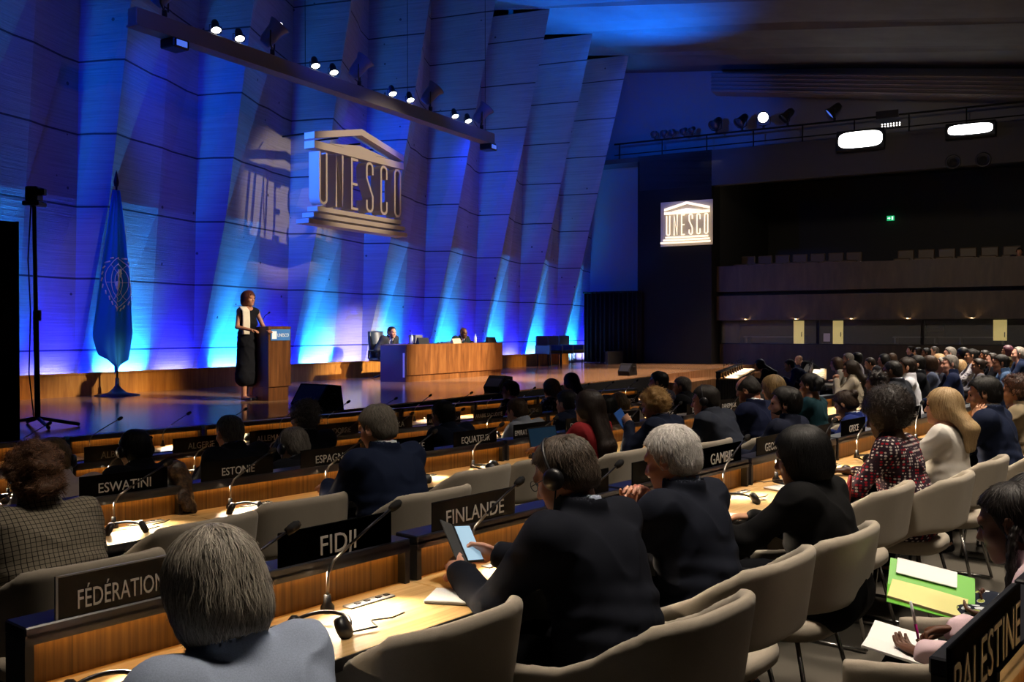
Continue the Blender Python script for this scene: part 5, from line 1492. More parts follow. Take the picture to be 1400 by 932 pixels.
def lipmat(h):
    if h not in _lip:
        c = lin(h); _lip[h] = mat('lip_'+h.strip('#'), (min(1, c[0]*.85), c[1]*.55, c[2]*.55), .45)
    return _lip[h]

def at_px(x, ytop, v):
    """head position on the plane v of the near block, plus head-top height"""
    u, d = row_u(x, v); p = row(u, v); return p, EYE-(ytop-HZ)/F_PX*d, u
FAIR, TAN, BROWN, DARK, PINK = '#c9967a', '#b07f60', '#8a5a40', '#4a2c1e', '#d29c86'
GREYS = ('#5a554e', '#b8b0a6'); BLK = ('#050404', '#16110e'); BRN = ('#20140c', '#4a3322'); DBRN = ('#120b07', '#2c1d13'); BLOND = ('#7a5a34', '#cfae7c'); SALT = ('#2e2a27', '#77706a'); WHITE = ('#8d8884', '#e6e1dc')
def seat_chair(p, yaw, label): 
    o = p['o']; return chair((o.location.x, o.location.y, floor_at(o.location)), yaw, label)
def floor_at(l):
    v = -l.x*DY+l.y*DX; return floor_v(v)
def P(label, x, y, v, **k):
    cuv = k.pop('cuv', None)
    p, top, u = at_px(x, y, v); yaw = YAW+R(k.pop('turn', 0)); fl = k.pop('floor', floor_v(v-.3)); ch = k.pop('chair', None); k.setdefault('deskz', k.pop('wt', .75+fl))
    r = person(label, p, yaw, top=top, floor=fl, **k)
    if ch: r['chair'] = chair((r['o'].location.x, r['o'].location.y, fl) if cuv is None else row(cuv[0], cuv[1], fl), yaw, ch)
    return r
# ---- Finland row ------------------------------------------------------------
Pd = {}
Pd['bob'] = P('woman with a silver-grey bob in a pale denim jacket leaning over the desk', 288, 732, 1.72, male=False, near=2, hair=('bob', '#3a3329', '#d0c6b6', {'vol': 1.3, 'amp': .006, 'wave': .25, 'fluff': 1.0, 'low': -.12}), skin_c=FAIR, wear='jacket', col='#a4b2cc', kind='denim', shirt='#c8c8c8', lean=22, pitch=20, arms=('deskin', 'desk'), bulk=1.12, chair='beige armchair under the grey-haired woman in denim', hyaw=-6)
Pd['headset'] = P('man with greying brown hair and a headset in a dark navy suit reading a phone', 771, 602, 1.86, near=2, hair=('short', '#211b16', '#6a5c50', {'amp': .0016}), skin_c=PINK, wear='suit', col='#12151f', shirt='#aab4cc', lean=22, pitch=20, hyaw=14, turn=-2, bulk=1.12, glasses=True,
   arms=(((-.20, .50, .81), (.45, .85, .25), (.6, -.2, -.6), .9), ((.02, .52, .83), (-.45, .85, .25), (-.6, -.2, -.6), .9)), headset_on='black headset worn by the grey-haired man in a dark suit', cuv=(2.5, 1.60), chair='beige armchair under the man in a dark suit wearing a headset')
Pd['white'] = P('white-haired man in a dark navy suit with clasped hands held to his mouth', 917, 587, 1.88, near=2, hair=('short', WHITE[0], WHITE[1], {'vol': 1.5, 'amp': .004, 'wave': .6}), skin_c=PINK, wear='suit', col='#131723', shirt='#b9c2d8', lean=16, pitch=12, hyaw=6, bulk=1.08,
   arms=('clasp', 'clasp'), cuv=(3.21, 1.69), chair='beige armchair under the white-haired man')
Pd['blackbob'] = P('woman with smooth black bobbed hair in a black jacket, seen from behind', 1094, 585, 1.60, near=2, male=False, hair=('bob', '#020202', '#0d0b0c', {'vol': 1.5, 'amp': .0015, 'low': -.17}), skin_c=TAN, wear='suit', col='#060608', shirt='#101010', lean=4, pitch=10, hyaw=14, arms=(((-.24, .50, .80), (-.1, 1, 0), (0, 0, -1), .6), 'desk'), cuv=(3.82, 1.66), chair='beige armchair behind the black-haired woman in black')
Pd['afro'] = P('woman with a dark afro in a red and white patterned dress, hand at her face', 1210, 541, 1.80, near=2, male=False, hair=('afro', '#080504', '#2a1b12', {'r': .140}), skin_c=DARK, wear='blouse', col='#2a1c26', kind='dots', c2='#b8aca6', c3='#8c1a26', lean=16, pitch=14, hyaw=10, arms=('cheek', 'desk'), cuv=(5.65, 1.73), chair='beige armchair under the woman in the patterned dress', bulk=1.06)
Pd['blonde'] = P('woman with long blonde hair in a white blouse, seen from behind', 1289, 531, 1.75, near=2, male=False, hair=('long', '#6b4e2c', '#cdb083', {'len': .25, 'w': .092, 'amp': .003}), skin_c=FAIR, wear='blouse', col='#cfcac2', lean=5, arms=('desk', 'desk'), cuv=(6.55, 1.74), chair='beige armchair under the blonde woman in white')
Pd['navyhand'] = P('dark-haired man in a navy suit resting his head on his hand', 1345, 517, 1.72, near=2, hair=('short', BLK[0], BLK[1], {'vol': 1.5}), skin_c=TAN, wear='suit', col='#121a30', shirt='#d5d9e2', lean=14, pitch=8, hyaw=12, tilt=6, arms=('cheek', 'desk'), chair='beige armchair under the man in navy leaning on his hand')
Pd['tan'] = P('person with brown curly hair in a tan jacket at the right edge', 1389, 515, 1.72, near=1, male=False, hair=('curly', '#1c0f09', '#5a3520', {'vol': 1.6}), skin_c=TAN, wear='jacket', col='#8d7f66', lean=12, pitch=6, arms=('desk', 'cheek'), chair='beige armchair under the person in the tan jacket')
# empty chairs of that row
chair(row(unit_u('F', 1)-.02, 2.10, 0), YAW, 'empty beige armchair pushed in at the FIDJI desk')
chair(row(5.05, 1.88, 0), YAW, 'empty beige armchair left of the woman in the patterned dress')
chair(row(unit_u('F', -1)+.05, 1.75, 0), YAW, 'empty beige armchair at the lower left corner, mostly out of frame')
# ---- advisers behind, facing the stage -------------------------------------
Pd['pink'] = P('woman with long dark braids in a pink shirt writing in a notebook on her lap', 1385, 662, .66, floor=0., near=2, male=False, hair=('braids', '#060404', '#1c120d'), skin_c='#5a3826', wear='shirt', col='#d8bcc4', pants='#0a0a0d', lean=-3, pitch=8, turn=0, knee=.58, cuv=(3.2, .80), deskz=.6,
   arms=(((-.15, .50, .62), (.5, .85, -.1), (.2, 0, 1.), .7), ((.01, .46, .665), (-.45, .85, -.1), (-.4, -.1, -.9), 1.3)), chair='beige armchair under the woman writing in a notebook, lower right')
Pd['green'] = P('woman in a blue and white floral skirt holding a green folder, mostly outside the frame', 1413, 648, .72, floor=0., near=1, male=False, hair=('bob', BLK[0], BLK[1]), skin_c='#4a2c1e', wear='blouse', col='#17161a', pants='skirt|#1a1f2c|floral|#c8cdd2|#98a04a', lean=-12, turn=4, knee=.52, deskz=.6,
   arms=(((-.17, .45, .60), (.2, .95, .0), (.5, 0, .8), .8), ((.10, .43, .60), (-.2, .95, .0), (-.5, 0, .8), .8)), chair='beige armchair under the woman in the floral skirt')
# ---- Estonia row ------------------------------------------------------------
Pd['plaid'] = P('person with curly brown hair tied back in a beige checked shirt, at the left edge', 44, 612, 3.86, near=2, male=False, hair=('curly', '#1a0f09', '#94684a', {'vol': 1.35, 'amp': .006, 'low': -.13, 'back': 1}), skin_c=TAN, wear='shirt', col='#857c6c', kind='plaid', c2='#2b2724', lean=12, pitch=6, arms=('desk', 'desk'), bulk=1.15, chair='beige armchair under the person in the checked shirt')
Pd['navy'] = P('grey-haired man in a navy blue jacket at the ESPAGNE desk', 515, 558, 3.92, near=2, hair=('short', '#2c2823', '#8d8579', {'vol': 1.35, 'amp': .003}), skin_c=PINK, wear='suit', col='#131c33', lean=18, pitch=14, hyaw=8, bulk=1.22, arms=('desk', 'desk'), chair='beige armchair behind the man in the navy blue jacket')
Pd['red'] = P('woman with very long dark hair in a red blouse', 804, 534, 3.92, near=2, male=False, hair=('long', '#070504', '#2f2019', {'len': .52, 'w': .088}), skin_c=TAN, wear='blouse', col='#7d1f24', lean=5, arms=('desk', 'desk'), chair='beige armchair behind the woman in red')
Pd['curlyblond'] = P('woman with short wavy blonde hair in a navy jacket holding a blue folder', 894, 534, 3.92, near=2, male=False, hair=('curly', '#5e4320', '#c79d60', {'vol': 1.7}), skin_c=FAIR, wear='suit', col='#10172a', lean=10, pitch=10, hyaw=10, arms=(((-.15, .36, .92), (.2, .8, .6), (.8, 0, -.3), .9), 'desk'), chair='beige armchair under the woman with wavy blonde hair')
Pd['grey'] = P('man with short dark hair and a headset in a grey suit', 964, 528, 3.75, near=2, hair=('short', '#0d0b0a', '#332c27'), skin_c=PINK, wear='suit', col='#2b2f3a', shirt='#d0d2d6', lean=8, hyaw=18, arms=('desk', 'desk'), headset_on='black headset worn by the man in a grey suit', chair='beige armchair under the man in the grey suit')
Pd['bent'] = P('balding man in a dark navy suit bending his head over papers', 1022, 516, 3.68, near=2, hair=('fringe', '#120e0b', '#2a221c'), skin_c='#a8745a', wear='suit', col='#111731', shirt='#d8dae0', lean=14, pitch=38, hyaw=6, arms=('desk', 'desk'), chair='beige armchair under the balding man in navy')
Pd['beard'] = P('bearded man with swept back dark hair in a navy jacket, in profile', 1073, 531, 2.95, near=2, hair=('short', '#060505', '#1a1512', {'vol': 1.6}), skin_c=PINK, beard='#1c1410', wear='suit', col='#15192a', shirt='#b8bcc4', lean=5, hyaw=22, arms=('desk', 'desk'), floor=-.1, chair='beige armchair under the bearded man')
Pd['blondbob'] = P('woman with a dark blonde bob between the balding man and the bearded man', 1056, 514, 3.9, near=1, male=False, hair=('bob', '#4d3a22', '#9c7f52', {'vol': 1.2}), skin_c=FAIR, wear='blouse', col='#1b1c22', lean=10, pitch=10, arms=('desk', 'desk'), floor=-.08)
Pd['teal'] = P('woman with black pinned up hair in a dark teal blouse', 1107, 511, 3.75, near=2, male=False, hair=('updo', '#040303', '#110d0b', {'vol': 1.3}), skin_c=TAN, wear='blouse', col='#123038', lean=8, pitch=10, arms=('desk', 'desk'), floor=-.1, chair='beige armchair under the woman in dark teal')
Pd['bluebrown'] = P('person with brown tied hair in a royal blue jacket bending forward', 1156, 535, 3.1, near=1, male=False, hair=('bun', '#1c120c', '#3d2a1c', {'vol': 1.4}), skin_c=TAN, wear='jacket', col='#1b2a66', lean=22, pitch=24, arms=('desk', 'desk'), floor=-.1, chair='beige armchair under the person in royal blue')
Pd['curlydark'] = P('woman with short curly dark hair in a black top', 1197, 509, 3.45, near=1, male=False, hair=('curly', '#080505', '#2a1a12', {'vol': 1.7}), skin_c=TAN, wear='blouse', col='#101018', lean=10, arms=('desk', 'desk'), floor=-.1, chair='beige armchair under the woman with short curly dark hair')
Pd['charcoal'] = P('man with close-cropped hair in a charcoal jacket, seen side on', 1220, 494, 3.5, near=1, hair=('crop', '#050404', '#120d0a', {'vol': .4}), skin_c='#5a3826', wear='suit', col='#1d2026', lean=14, pitch=10, arms=('desk', 'chin'), floor=-.08, bulk=1.15)
for k in (0, 1, 3, 4): chair(row(unit_u('E', k)+(.0 if k < 3 else .03), 4.20 if k != 0 else 4.10, floor_v(4.1)), YAW+R((4, -3, 0, 3, -4)[k]), 'empty beige armchair pushed in at the %s desk' % seat_name('E', k))
# ---- Algeria row ------------------------------------------------------------
Pd['headalb'] = P('person with a dark head and a headset at the ALBANIE desk', 184, 590, 5.62, near=1, hair=('short', '#040303', '#120e0c', {'vol': 1.3}), skin_c=BROWN, wear='suit', col='#0f1016', lean=14, arms=('desk', 'desk'), headset_on='black headset on the dark-haired person at the ALBANIE desk', chair='beige armchair under the person at the ALBANIE desk')
Pd['backleft'] = P('fair-haired person in a pinkish shirt wearing a headset, behind the checked shirt', 72, 601, 5.3, near=1, male=True, hair=('short', '#3a2c1c', '#7d6444'), skin_c=FAIR, wear='shirt', col='#a0908f', lean=8, hyaw=-20, arms=('desk', 'desk'), headset_on='headset with a grey band on the fair-haired person at far left', chair='beige armchair under the fair-haired person at far left')
Pd['greyalg'] = P('man with short grey hair at the ALLEMAGNE desk, left of the other grey heads', 313, 569, 5.85, near=1, hair=('short', SALT[0], '#8d8780'), skin_c=FAIR, wear='suit', col='#1d1f27', lean=3, arms=('desk', 'desk'), chair='beige armchair under the grey-haired man at the ALLEMAGNE desk')
Pd['greyand'] = P('person with thick silver hair at the ANDORRE desk', 415, 552, 5.74, near=1, hair=('curly', '#57524b', '#b9b3a9', {'vol': 1.3}), skin_c=FAIR, wear='suit', col='#191b22', lean=8, arms=('desk', 'desk'), chair='beige armchair under the silver-haired person at the ANDORRE desk')
Pd['greyhs'] = P('balding grey man with a headset between the ESTONIE and ESPAGNE nameplates', 401, 586, 5.0, near=1, hair=('recede', '#4a443d', '#8b837a'), skin_c=FAIR, wear='suit', col='#17181e', lean=-6, pitch=12, arms=('desk', 'desk'), headset_on='black headset worn by the balding grey man behind the ESPAGNE nameplate')
Pd['darkant'] = P('person with smooth black hair in a dark top left of the EQUATEUR nameplate', 605, 550, 5.72, near=1, hair=('short', '#030202', '#0f0b0a', {'vol': 1.5}), skin_c=TAN, wear='suit', col='#121a2e', lean=8, arms=('desk', 'desk'), chair='beige armchair under the black-haired person left of EQUATEUR')
Pd['balding'] = P('person with thin brown hair in a pale shirt behind the EMIRATS nameplate', 706, 546, 5.70, near=1, hair=('recede', '#2a1c12', '#5c4530'), skin_c=FAIR, wear='shirt', col='#9fa6b4', lean=12, pitch=8, arms=('chin', 'desk'), chair='beige armchair under the thin-haired person in a pale shirt')
Pd['child'] = P('dark-haired person in a navy jacket behind the EMIRATS nameplate at its right end', 774, 535, 5.5, near=1, hair=('short', '#060404', '#1a1310', {'vol': 1.3}), skin_c=TAN, wear='suit', col='#151b30', lean=10, arms=('desk', 'desk'), chair='beige armchair under the dark-haired person right of EMIRATS')
Pd['eg'] = P('person with thick black hair behind the EGYPT nameplate', 828, 541, 5.55, near=1, hair=('bob', '#040303', '#120e0c'), skin_c=TAN, wear='suit', col='#101116', male=False, lean=10, arms=('desk', 'desk'), chair='beige armchair under the black-haired person behind EGYPT')
Pd['aut'] = P('person with light brown hair bending down left of the AUTRICHE nameplate', 845, 538, 5.95, near=1, hair=('bob', '#3d2e1e', '#8a7050'), skin_c=FAIR, wear='blouse', col='#6d645c', male=False, lean=18, pitch=20, arms=('desk', 'desk'))
Pd['domdark'] = P('dark-haired man in a pale collar beyond the woman with wavy blonde hair', 900, 509, 5.9, near=1, hair=('short', '#040303', '#130f0d', {'vol': 1.3}), skin_c=FAIR, wear='suit', col='#2a2a3c', lean=6, hyaw=18, arms=('desk', 'desk'), chair='beige armchair under the dark-haired man beyond the wavy blonde woman')
Pd['domgrey'] = P('man with grey hair in a black suit behind the DOMINIQUE nameplate', 932, 516, 5.95, near=1, hair=('short', SALT[0], SALT[1]), skin_c=FAIR, wear='suit', col='#0e0f14', lean=6, hyaw=16, arms=('desk', 'desk'), chair='beige armchair under the grey-haired man behind DOMINIQUE')
# ---- front row ---------------------------------------------------------------
Pd['magenta'] = P('person with short black hair and a magenta scarf, near the second wedge loudspeaker', 697, 521, 7.55, near=1, hair=('short', '#040303', '#120d0b', {'vol': 1.5}), skin_c=FAIR, wear='blouse', col='#141318', male=False, lean=6, hyaw=30, arms=('desk', 'desk'), chair='beige armchair under the person with the magenta cloth')
Pd['sungl'] = P('woman with long blonde hair and a blue printed top in the front row', 753, 518, 7.2, near=1, male=False, hair=('long', '#5d4322', '#b8935c', {'len': .24}), skin_c=FAIR, wear='blouse', col='#2c3450', kind='print', c2='#a8adb8', c3='#303a66', lean=6, arms=('desk', 'desk'), chair='beige armchair under the blonde woman in the printed top')
Pd['darklong'] = P('woman with straight dark brown hair sitting tall in the front row', 780, 510, 7.5, near=1, male=False, hair=('long', '#0a0604', '#33221a', {'len': .26}), skin_c=TAN, wear='blouse', col='#2b2d3a', lean=3, arms=('desk', 'desk'), chair='beige armchair under the dark-haired woman sitting tall in the front row')

# ---- far crowd across the aisle -----------------------------------------------
FARL = [
 (1038, 491, 20., 'woman with long dark hair in black at the end of the first far desk row', dict(male=False, hair=('long', *BLK, {'len': .3}), col='#0b0b0f', wear='blouse', skin_c=TAN)),
 (1079, 492, 20., 'dark-haired man in a blue suit leaning on a far desk', dict(hair=('short', *BLK), col='#17264f', lean=20)),
 (1092, 486, 26., 'bald man in a dark suit behind the man in the blue suit', dict(hair=('bald', '', ''), col='#0d0f16')),
 (1143, 489, 17.5, 'brown-haired person in grey bending over a paper-strewn far desk', dict(hair=('bob', *BRN), male=False, col='#8a857c', wear='blouse', lean=26)),
 (1163, 493, 13.5, 'dark-haired woman in a cream sweater holding her hands to her face', dict(male=False, hair=('long', *DBRN, {'len': .25}), col='#a59a88', wear='shirt', arms=('clasp', 'clasp'), skin_c=FAIR, near=1)),
 (1159, 483, 19., 'grey-haired man right behind the woman in the cream sweater', dict(hair=('short', *GREYS), col='#3a3a40', skin_c=PINK)),
 (1171, 482, 20., 'dark-haired person with a pale collar behind the woman in the cream sweater', dict(hair=('bob', *BLK), male=False, col='#9a97a0', wear='blouse')),
 (1208, 484, 18., 'slim dark-haired woman in black sitting alone before the wooden wall', dict(male=False, hair=('long', *BLK, {'len': .3}), col='#141016', wear='blouse')),
 (1239, 489, 12.0, 'dark-haired man in a white shirt next to the man in charcoal', dict(hair=('short', *DBRN), wear='shirt', col='#c6c8d0', skin_c=FAIR, near=1)),
 (1253, 487, 13.4, 'dark-haired man in a black suit beyond the man in the white shirt', dict(hair=('short', *BLK), col='#0e1016', skin_c=FAIR, near=1)),
 (1270, 486, 14.4, 'woman with brown shoulder-length hair in a blue-grey top', dict(male=False, hair=('bob', *BRN), wear='blouse', col='#4a5166', skin_c=FAIR, near=1)),
 (1283, 484, 16.5, 'blonde person behind the woman with brown shoulder-length hair', dict(male=False, hair=('bob', *BLOND), wear='blouse', col='#7d7a78')),
 (1298, 486, 13.2, 'grey-haired man in a navy suit looking left in profile', dict(hair=('short', '#4d4843', '#a09890'), col='#131c38', shirt='#d8dbe2', skin_c=PINK, near=1, hyaw=20)),
 (1288, 489, 15.6, 'pink-faced grey man half hidden by the man in the navy suit', dict(hair=('recede', *GREYS), col='#31323a', skin_c=PINK)),
 (1298, 475, 18., 'grey-haired man directly above the head of the man in the navy suit', dict(hair=('short', *GREYS), col='#23242c', skin_c=PINK)),
 (1315, 476, 19., 'person with full black hair left of the woman in the white printed blouse', dict(male=False, hair=('afro', *BLK, {'r': .115}), col='#17151b', wear='blouse', skin_c=DARK)),
 (1328, 477, 17.0, 'dark-haired woman in a white printed blouse', dict(male=False, hair=('bun', *BLK), wear='blouse', kind='print', col='#b8b6bc', c2='#6e6a78', c3='#d8d4d8', skin_c=TAN, near=1)),
 (1346, 479, 21., 'dark-haired person in black right of the white printed blouse', dict(hair=('short', *BLK), col='#111117', skin_c=BROWN)),
 (1356, 484, 18., 'pink-faced person in dark clothes behind the denim jacket', dict(hair=('recede', *DBRN), col='#15161d', skin_c=PINK)),
 (1368, 484, 14.0, 'dark-haired person in a blue denim jacket holding up a phone', dict(hair=('short', *BLK), wear='jacket', col='#4a6285', kind='denim', skin_c=BROWN, lean=16, near=1, arms=(((-.1, .42, .95), (.1, .9, .4), (1, 0, 0), .8), ((.02, .42, .95), (-.1, .9, .4), (-1, 0, 0), .8)))),
 (1377, 472, 20., 'person with purplish brown hair in olive at the back right', dict(male=False, hair=('bob', '#2c1622', '#6a3c4c'), wear='blouse', col='#3a3626')),
 (1392, 475, 16.5, 'grey-haired man in navy at the right edge of the back rows', dict(hair=('recede', *GREYS), col='#18233d', skin_c=PINK)),
 (1245, 473, 27., 'reddish-faced person at the left of the last row', dict(hair=('short', *DBRN), col='#1f1b22', skin_c=PINK)),
 (1255, 475, 25., 'person in dark red second from left in the last row', dict(male=False, hair=('bob', *DBRN), col='#3a1c22', wear='blouse')),
 (1266, 476, 23.5, 'black-haired person third from left in the last row', dict(hair=('short', *BLK), col='#14141a', skin_c=DARK)),
 (1277, 474, 24., 'grey-haired person fourth from left in the last row', dict(hair=('short', *SALT), col='#22242b', skin_c=FAIR)),
 (1189, 489, 21., 'dark-haired person low behind the black curly head', dict(hair=('short', *DBRN), col='#2a2a30', skin_c=TAN)),
 (1219, 483, 23., 'person with brown hair beyond the man in charcoal', dict(male=False, hair=('bob', *BRN), wear='blouse', col='#26242c')),
 (1337, 490, 15.5, 'person in a grey top low between the navy suit and the denim jacket', dict(male=False, hair=('bun', *DBRN), wear='blouse', col='#4c4a50', skin_c=TAN)),
 (1312, 492, 17.4, 'person with sandy hair low right of the man in the navy suit', dict(male=False, hair=('bob', *BLOND), wear='blouse', col='#8e8a86', skin_c=FAIR)),
]
for (x, y, d, lab, k) in FARL:
    p = px_at(x, y, d); top = p.z; fl = -.14 if d < 16 else -.05
    if top-fl < .98: fl = top-1.0
    k = dict(k); k.setdefault('near', 0); k.setdefault('arms', ('desk', 'desk')); k.setdefault('lean', 6); kk = k.pop('hyaw', 4)
    person(lab, p, A2 if x > 1015 else YAW, top=top, floor=fl, hyaw=kk, deskz=.6, shoes=False, group=None, **k)

p = fwd_px(1393, 339, .75)
person('person sitting in the dark balcony at the far right edge of the photo', p, RY+PI, top=p.z, floor=2.95, lean=8, near=0, hair=('short', *DBRN), skin_c=FAIR, col='#2a2430', shoes=False, deskz=3.6)
# ---- stage ----------------------------------------------------------------------
NYAW = math.atan2(NW.y, NW.x)-PI/2
wp = stage_pt(339, 548)
Pd['speaker'] = person('woman with auburn hair in a black dress and cream sash speaking at the lectern', wp+Vector((0, .05, 0)), NYAW-R(8), skin_c='#b9805e', hair=('bob', '#2c120a', '#7a3c20', {'vol': 1.5, 'amp': .006, 'wave': 1}), male=False, stand=True, top=EYE-(398-HZ)/F_PX*wp.y, floor=STAGE, lean=2, near=2, wear='dress', col='#121216', arms=(((-.14, .30, 1.10), (.2, .9, -.1), (0, 0, -1), .5), ((.13, .28, 1.10), (-.2, .9, -.1), (0, 0, -1), .5)), hyaw=6)
sp_ = Pd['speaker']; mb = MB()
Cz = M['cream'] = cloth('#d8ccb4')
sh = sp_['A'][1][0]; sl_ = sp_['A'][-1][0]
mb.grid(lambda u, v: Vector(tuple(np.array([sh[0]-.035+(u-.5)*.13, .0, 0])+np.array([-.0*v, .125+.02*math.sin(v*3), sh[2]+.055-v*.42])*np.array([1, 1, 1]) if v > .12 else np.array([sh[0]-.035+(u-.5)*.13, -.10+v/.12*.225, sh[2]+.075-.02*(v/.12)**2]))), 6, 24, Cz)
so = mb.build('sash', sp_['o'], recalc=False); md = so.modifiers.new('s', 'SOLIDIFY'); md.thickness = .012
mb = MB()
mb.grid(lambda u, v: Vector((sl_[0]-.02+(u-.5)*.10, -.135-.015*math.sin(v*5), sl_[2]+.06-v*.98)), 5, 20, Cz); so = mb.build('sash_tail', sp_['o'], recalc=False); md = so.modifiers.new('s', 'SOLIDIFY'); md.thickness = .012
TYAW = NYAW
def seated_stage(px, py, dpth, lab, **k):
    p = px_at(px, py, dpth); return person(lab, p, TYAW+R(k.pop('turn', 0)), top=p.z, floor=STAGE, stand=False, deskz=STAGE+.78, near=1, **k)
z1 = HC.y+.8
Pd['pm1'] = seated_stage(536, 447, 21.6, 'man with thinning dark hair in a grey suit at the panel table, left end', turn=-12, hair=('recede', '#100c0a', '#2c231d'), skin_c='#c08a6e', wear='suit', col='#2d2f34', shirt='#d5d8dc', tie='#26304c', lean=4, arms=('lap', 'lap'))
Pd['pm2'] = seated_stage(634, 448.5, 23.2, 'bald man with dark skin in a dark green-grey suit behind the panel table', turn=-16, hair=('bald', '', ''), skin_c='#54351f', wear='suit', col='#1d2a2c', shirt='#d5d8dc', tie='#4a5a80', lean=12, arms=('desk', 'desk'))
# high-backed swivel chair of the left panel member
def stage_chair(loc, yaw, label, bh=.62, cat='chair'):
    root = empty('swivel_chair', loc, yaw); tag(root, label, cat)
    mb = MB(); mb.grid(lambda u, v: Vector(((u-.5)*.50*(1-.25*max(0, v-.6)), -.27-.10*v+.07*(2*abs(u-.5))**2, .46+v*bh)), 12, 14, M['navyleather']); b = mb.build('backrest', root, recalc=False); md = b.modifiers.new('s', 'SOLIDIFY'); md.thickness = .06
    mb = MB(); mb.box((-.25, -.26, .40), (.25, .24, .49), M['navyleather'], .035, seg=3); mb.build('seat', root)
    for s in (-1, 1):
        mb = MB(); mb.tube([(s*.27, -.22, .45), (s*.28, -.20, .64), (s*.28, .12, .66), (s*.27, .14, .45)], .02, M['black'], 8); mb.build('armrest', root)
    mb = MB(); mb.tube([(0, 0, .1), (0, 0, .42)], .028, M['darkmetal']); 
    for a in range(5): mb.tube([(0, 0, .10), (.28*math.cos(a*1.2566), .28*math.sin(a*1.2566), .035)], [.025, .016], M['darkmetal'], 6)
    mb.build('base', root); return root
M['navyleather'] = mat('navy_leather', (.012, .022, .045), .4)
l = Pd['pm1']['o'].location; stage_chair((l.x, l.y, STAGE), TYAW-R(12), 'dark navy swivel chair under the man at the left end of the panel table')
l = Pd['pm2']['o'].location; stage_chair((l.x, l.y, STAGE), TYAW-R(16), 'dark swivel chair under the bald man at the panel table', .36)
def guest_chair(loc, yaw, label):
    root = empty('upholstered_chair', loc, yaw); tag(root, label, 'chair', 'dark chairs at the far end of the stage')
    mb = MB(); mb.box((-.28, -.30, .42), (.28, .28, .50), M['black_matte'], .03, seg=2); mb.build('seat', root)
    mb = MB(); mb.box((-.28, -.36, .45), (.28, -.29, .95), M['guest'], .03, seg=2); mb.build('backrest', root)
    for s in (-1, 1):
        mb = MB(); mb.box((s*.31-.03, -.34, .38), (s*.31+.03, .26, .66), M['guest'], .02); mb.build('armrest', root)
        for y in (-.28, .22):
            mb = MB(); mb.tube([(s*.26, y, 0), (s*.26, y, .43)], .018, M['darkmetal'], 6); mb.build('leg', root)
M['guest'] = mat('dark_blue_vinyl', (.03, .05, .10), .35)
for i, (x, lab) in enumerate(((752, 'dark chair standing on the riser at the far end of the stage, leftmost of three'), (767, 'dark chair standing on the riser at the far end of the stage, middle of three'), (782, 'dark chair standing on the riser at the far end of the stage, rightmost of three'))):
    s, d = wall_s(x, 1.15); guest_chair(wall(s, 1.15, STAGE), TYAW-R(10), lab)

# ------------------------------------------------------------------ things in hands and on desks
def boxthing(name, size, mats, loc, rot, label, cat, bev=.003, parts=()):
    mb = MB(); mb.box((-size[0]/2, -size[1]/2, 0), (size[0]/2, size[1]/2, size[2]), mats, bev); o = mb.build(name); o.location = loc; o.rotation_euler = rot; tag(o, label, cat); return o
def pw(key, p): return Pd[key]['M'] @ Vector(p)
# phone with open cover held by the man with the headset
hp = Pd['headset']; a, b = hp['A'][-1], hp['A'][1]
hc = (a[2]+a[3]*.09+b[2]+b[3]*.09)/2+np.array([0, .02, .03])
ph = empty('phone'); ph.matrix_world = hp['M'] @ Matrix.Translation(Vector(hc)) @ Matrix.Rotation(R(50), 4, 'X') @ Matrix.Rotation(R(-8), 4, 'Z'); tag(ph, 'phone with lit screen in an open grey cover, held by the man with a headset', 'phone')
mb = MB(); mb.box((-.0, -.075, -.004), (.080, .075, .004), M['black'], .003); mb.build('body', ph)
mb = MB(); mb.box((.005, -.068, .0042), (.075, .068, .0052), mat('phone_screen', (.3, .45, .6), .3, emit=(.42, .66, .85), estr=.55)); mb.build('screen', ph)
mb = MB(); mb.box((-.086, -.08, -.002), (-.004, .08, .003), fabric('cover_grey', '#3a3c3e', .8), .002); c = mb.build('cover_flap', ph); c.rotation_euler = (0, R(24), 0)
boxthing('booklet', (.15, .21, .012), M['white_paper'], row(2.28, 2.08, .752), (0, 0, YAW+.5), 'white booklet under the phone on the FINLANDE desk', 'booklet')
# laptop at the EMIRATS desk
lp = empty('laptop', row(unit_u('E', 4)+.68, 4.30, WT['E']+.002), YAW-R(4)); tag(lp, 'open dark laptop on the desk before the EMIRATS nameplate', 'laptop')
mb = MB(); mb.box((-.165, -.115, 0), (.165, .115, .016), mat('laptop_grey', (.30, .30, .31), .4, .5), .004); mb.box((-.14, -.02, .016), (.14, .095, .0175), M['black']); mb.build('keyboard', lp)
mb = MB(); mb.box((-.165, 0, 0), (.165, .008, .225), M['black'], .003); mb.box((-.155, -.0012, .012), (.155, 0, .215), mat('laptop_screen', (.012, .03, .06), .25, emit=(.02, .07, .14), estr=.12)); d = mb.build('screen', lp); d.location = (0, .112, .014); d.rotation_euler = (R(-14), 0, 0)
# blue folder of the woman with wavy hair
cb_ = Pd['curlyblond']; w = cb_['A'][-1]; hp_ = w[2]+w[3]*.10
o = boxthing('folder', (.16, .22, .008), mat('folder_blue', '#1f4f9a', .5), cb_['M'] @ Vector(hp_+np.array([.02, .01, -.06])), (R(62), R(-12), YAW+R(12)), 'blue folder held up by the woman with wavy blonde hair', 'folder')
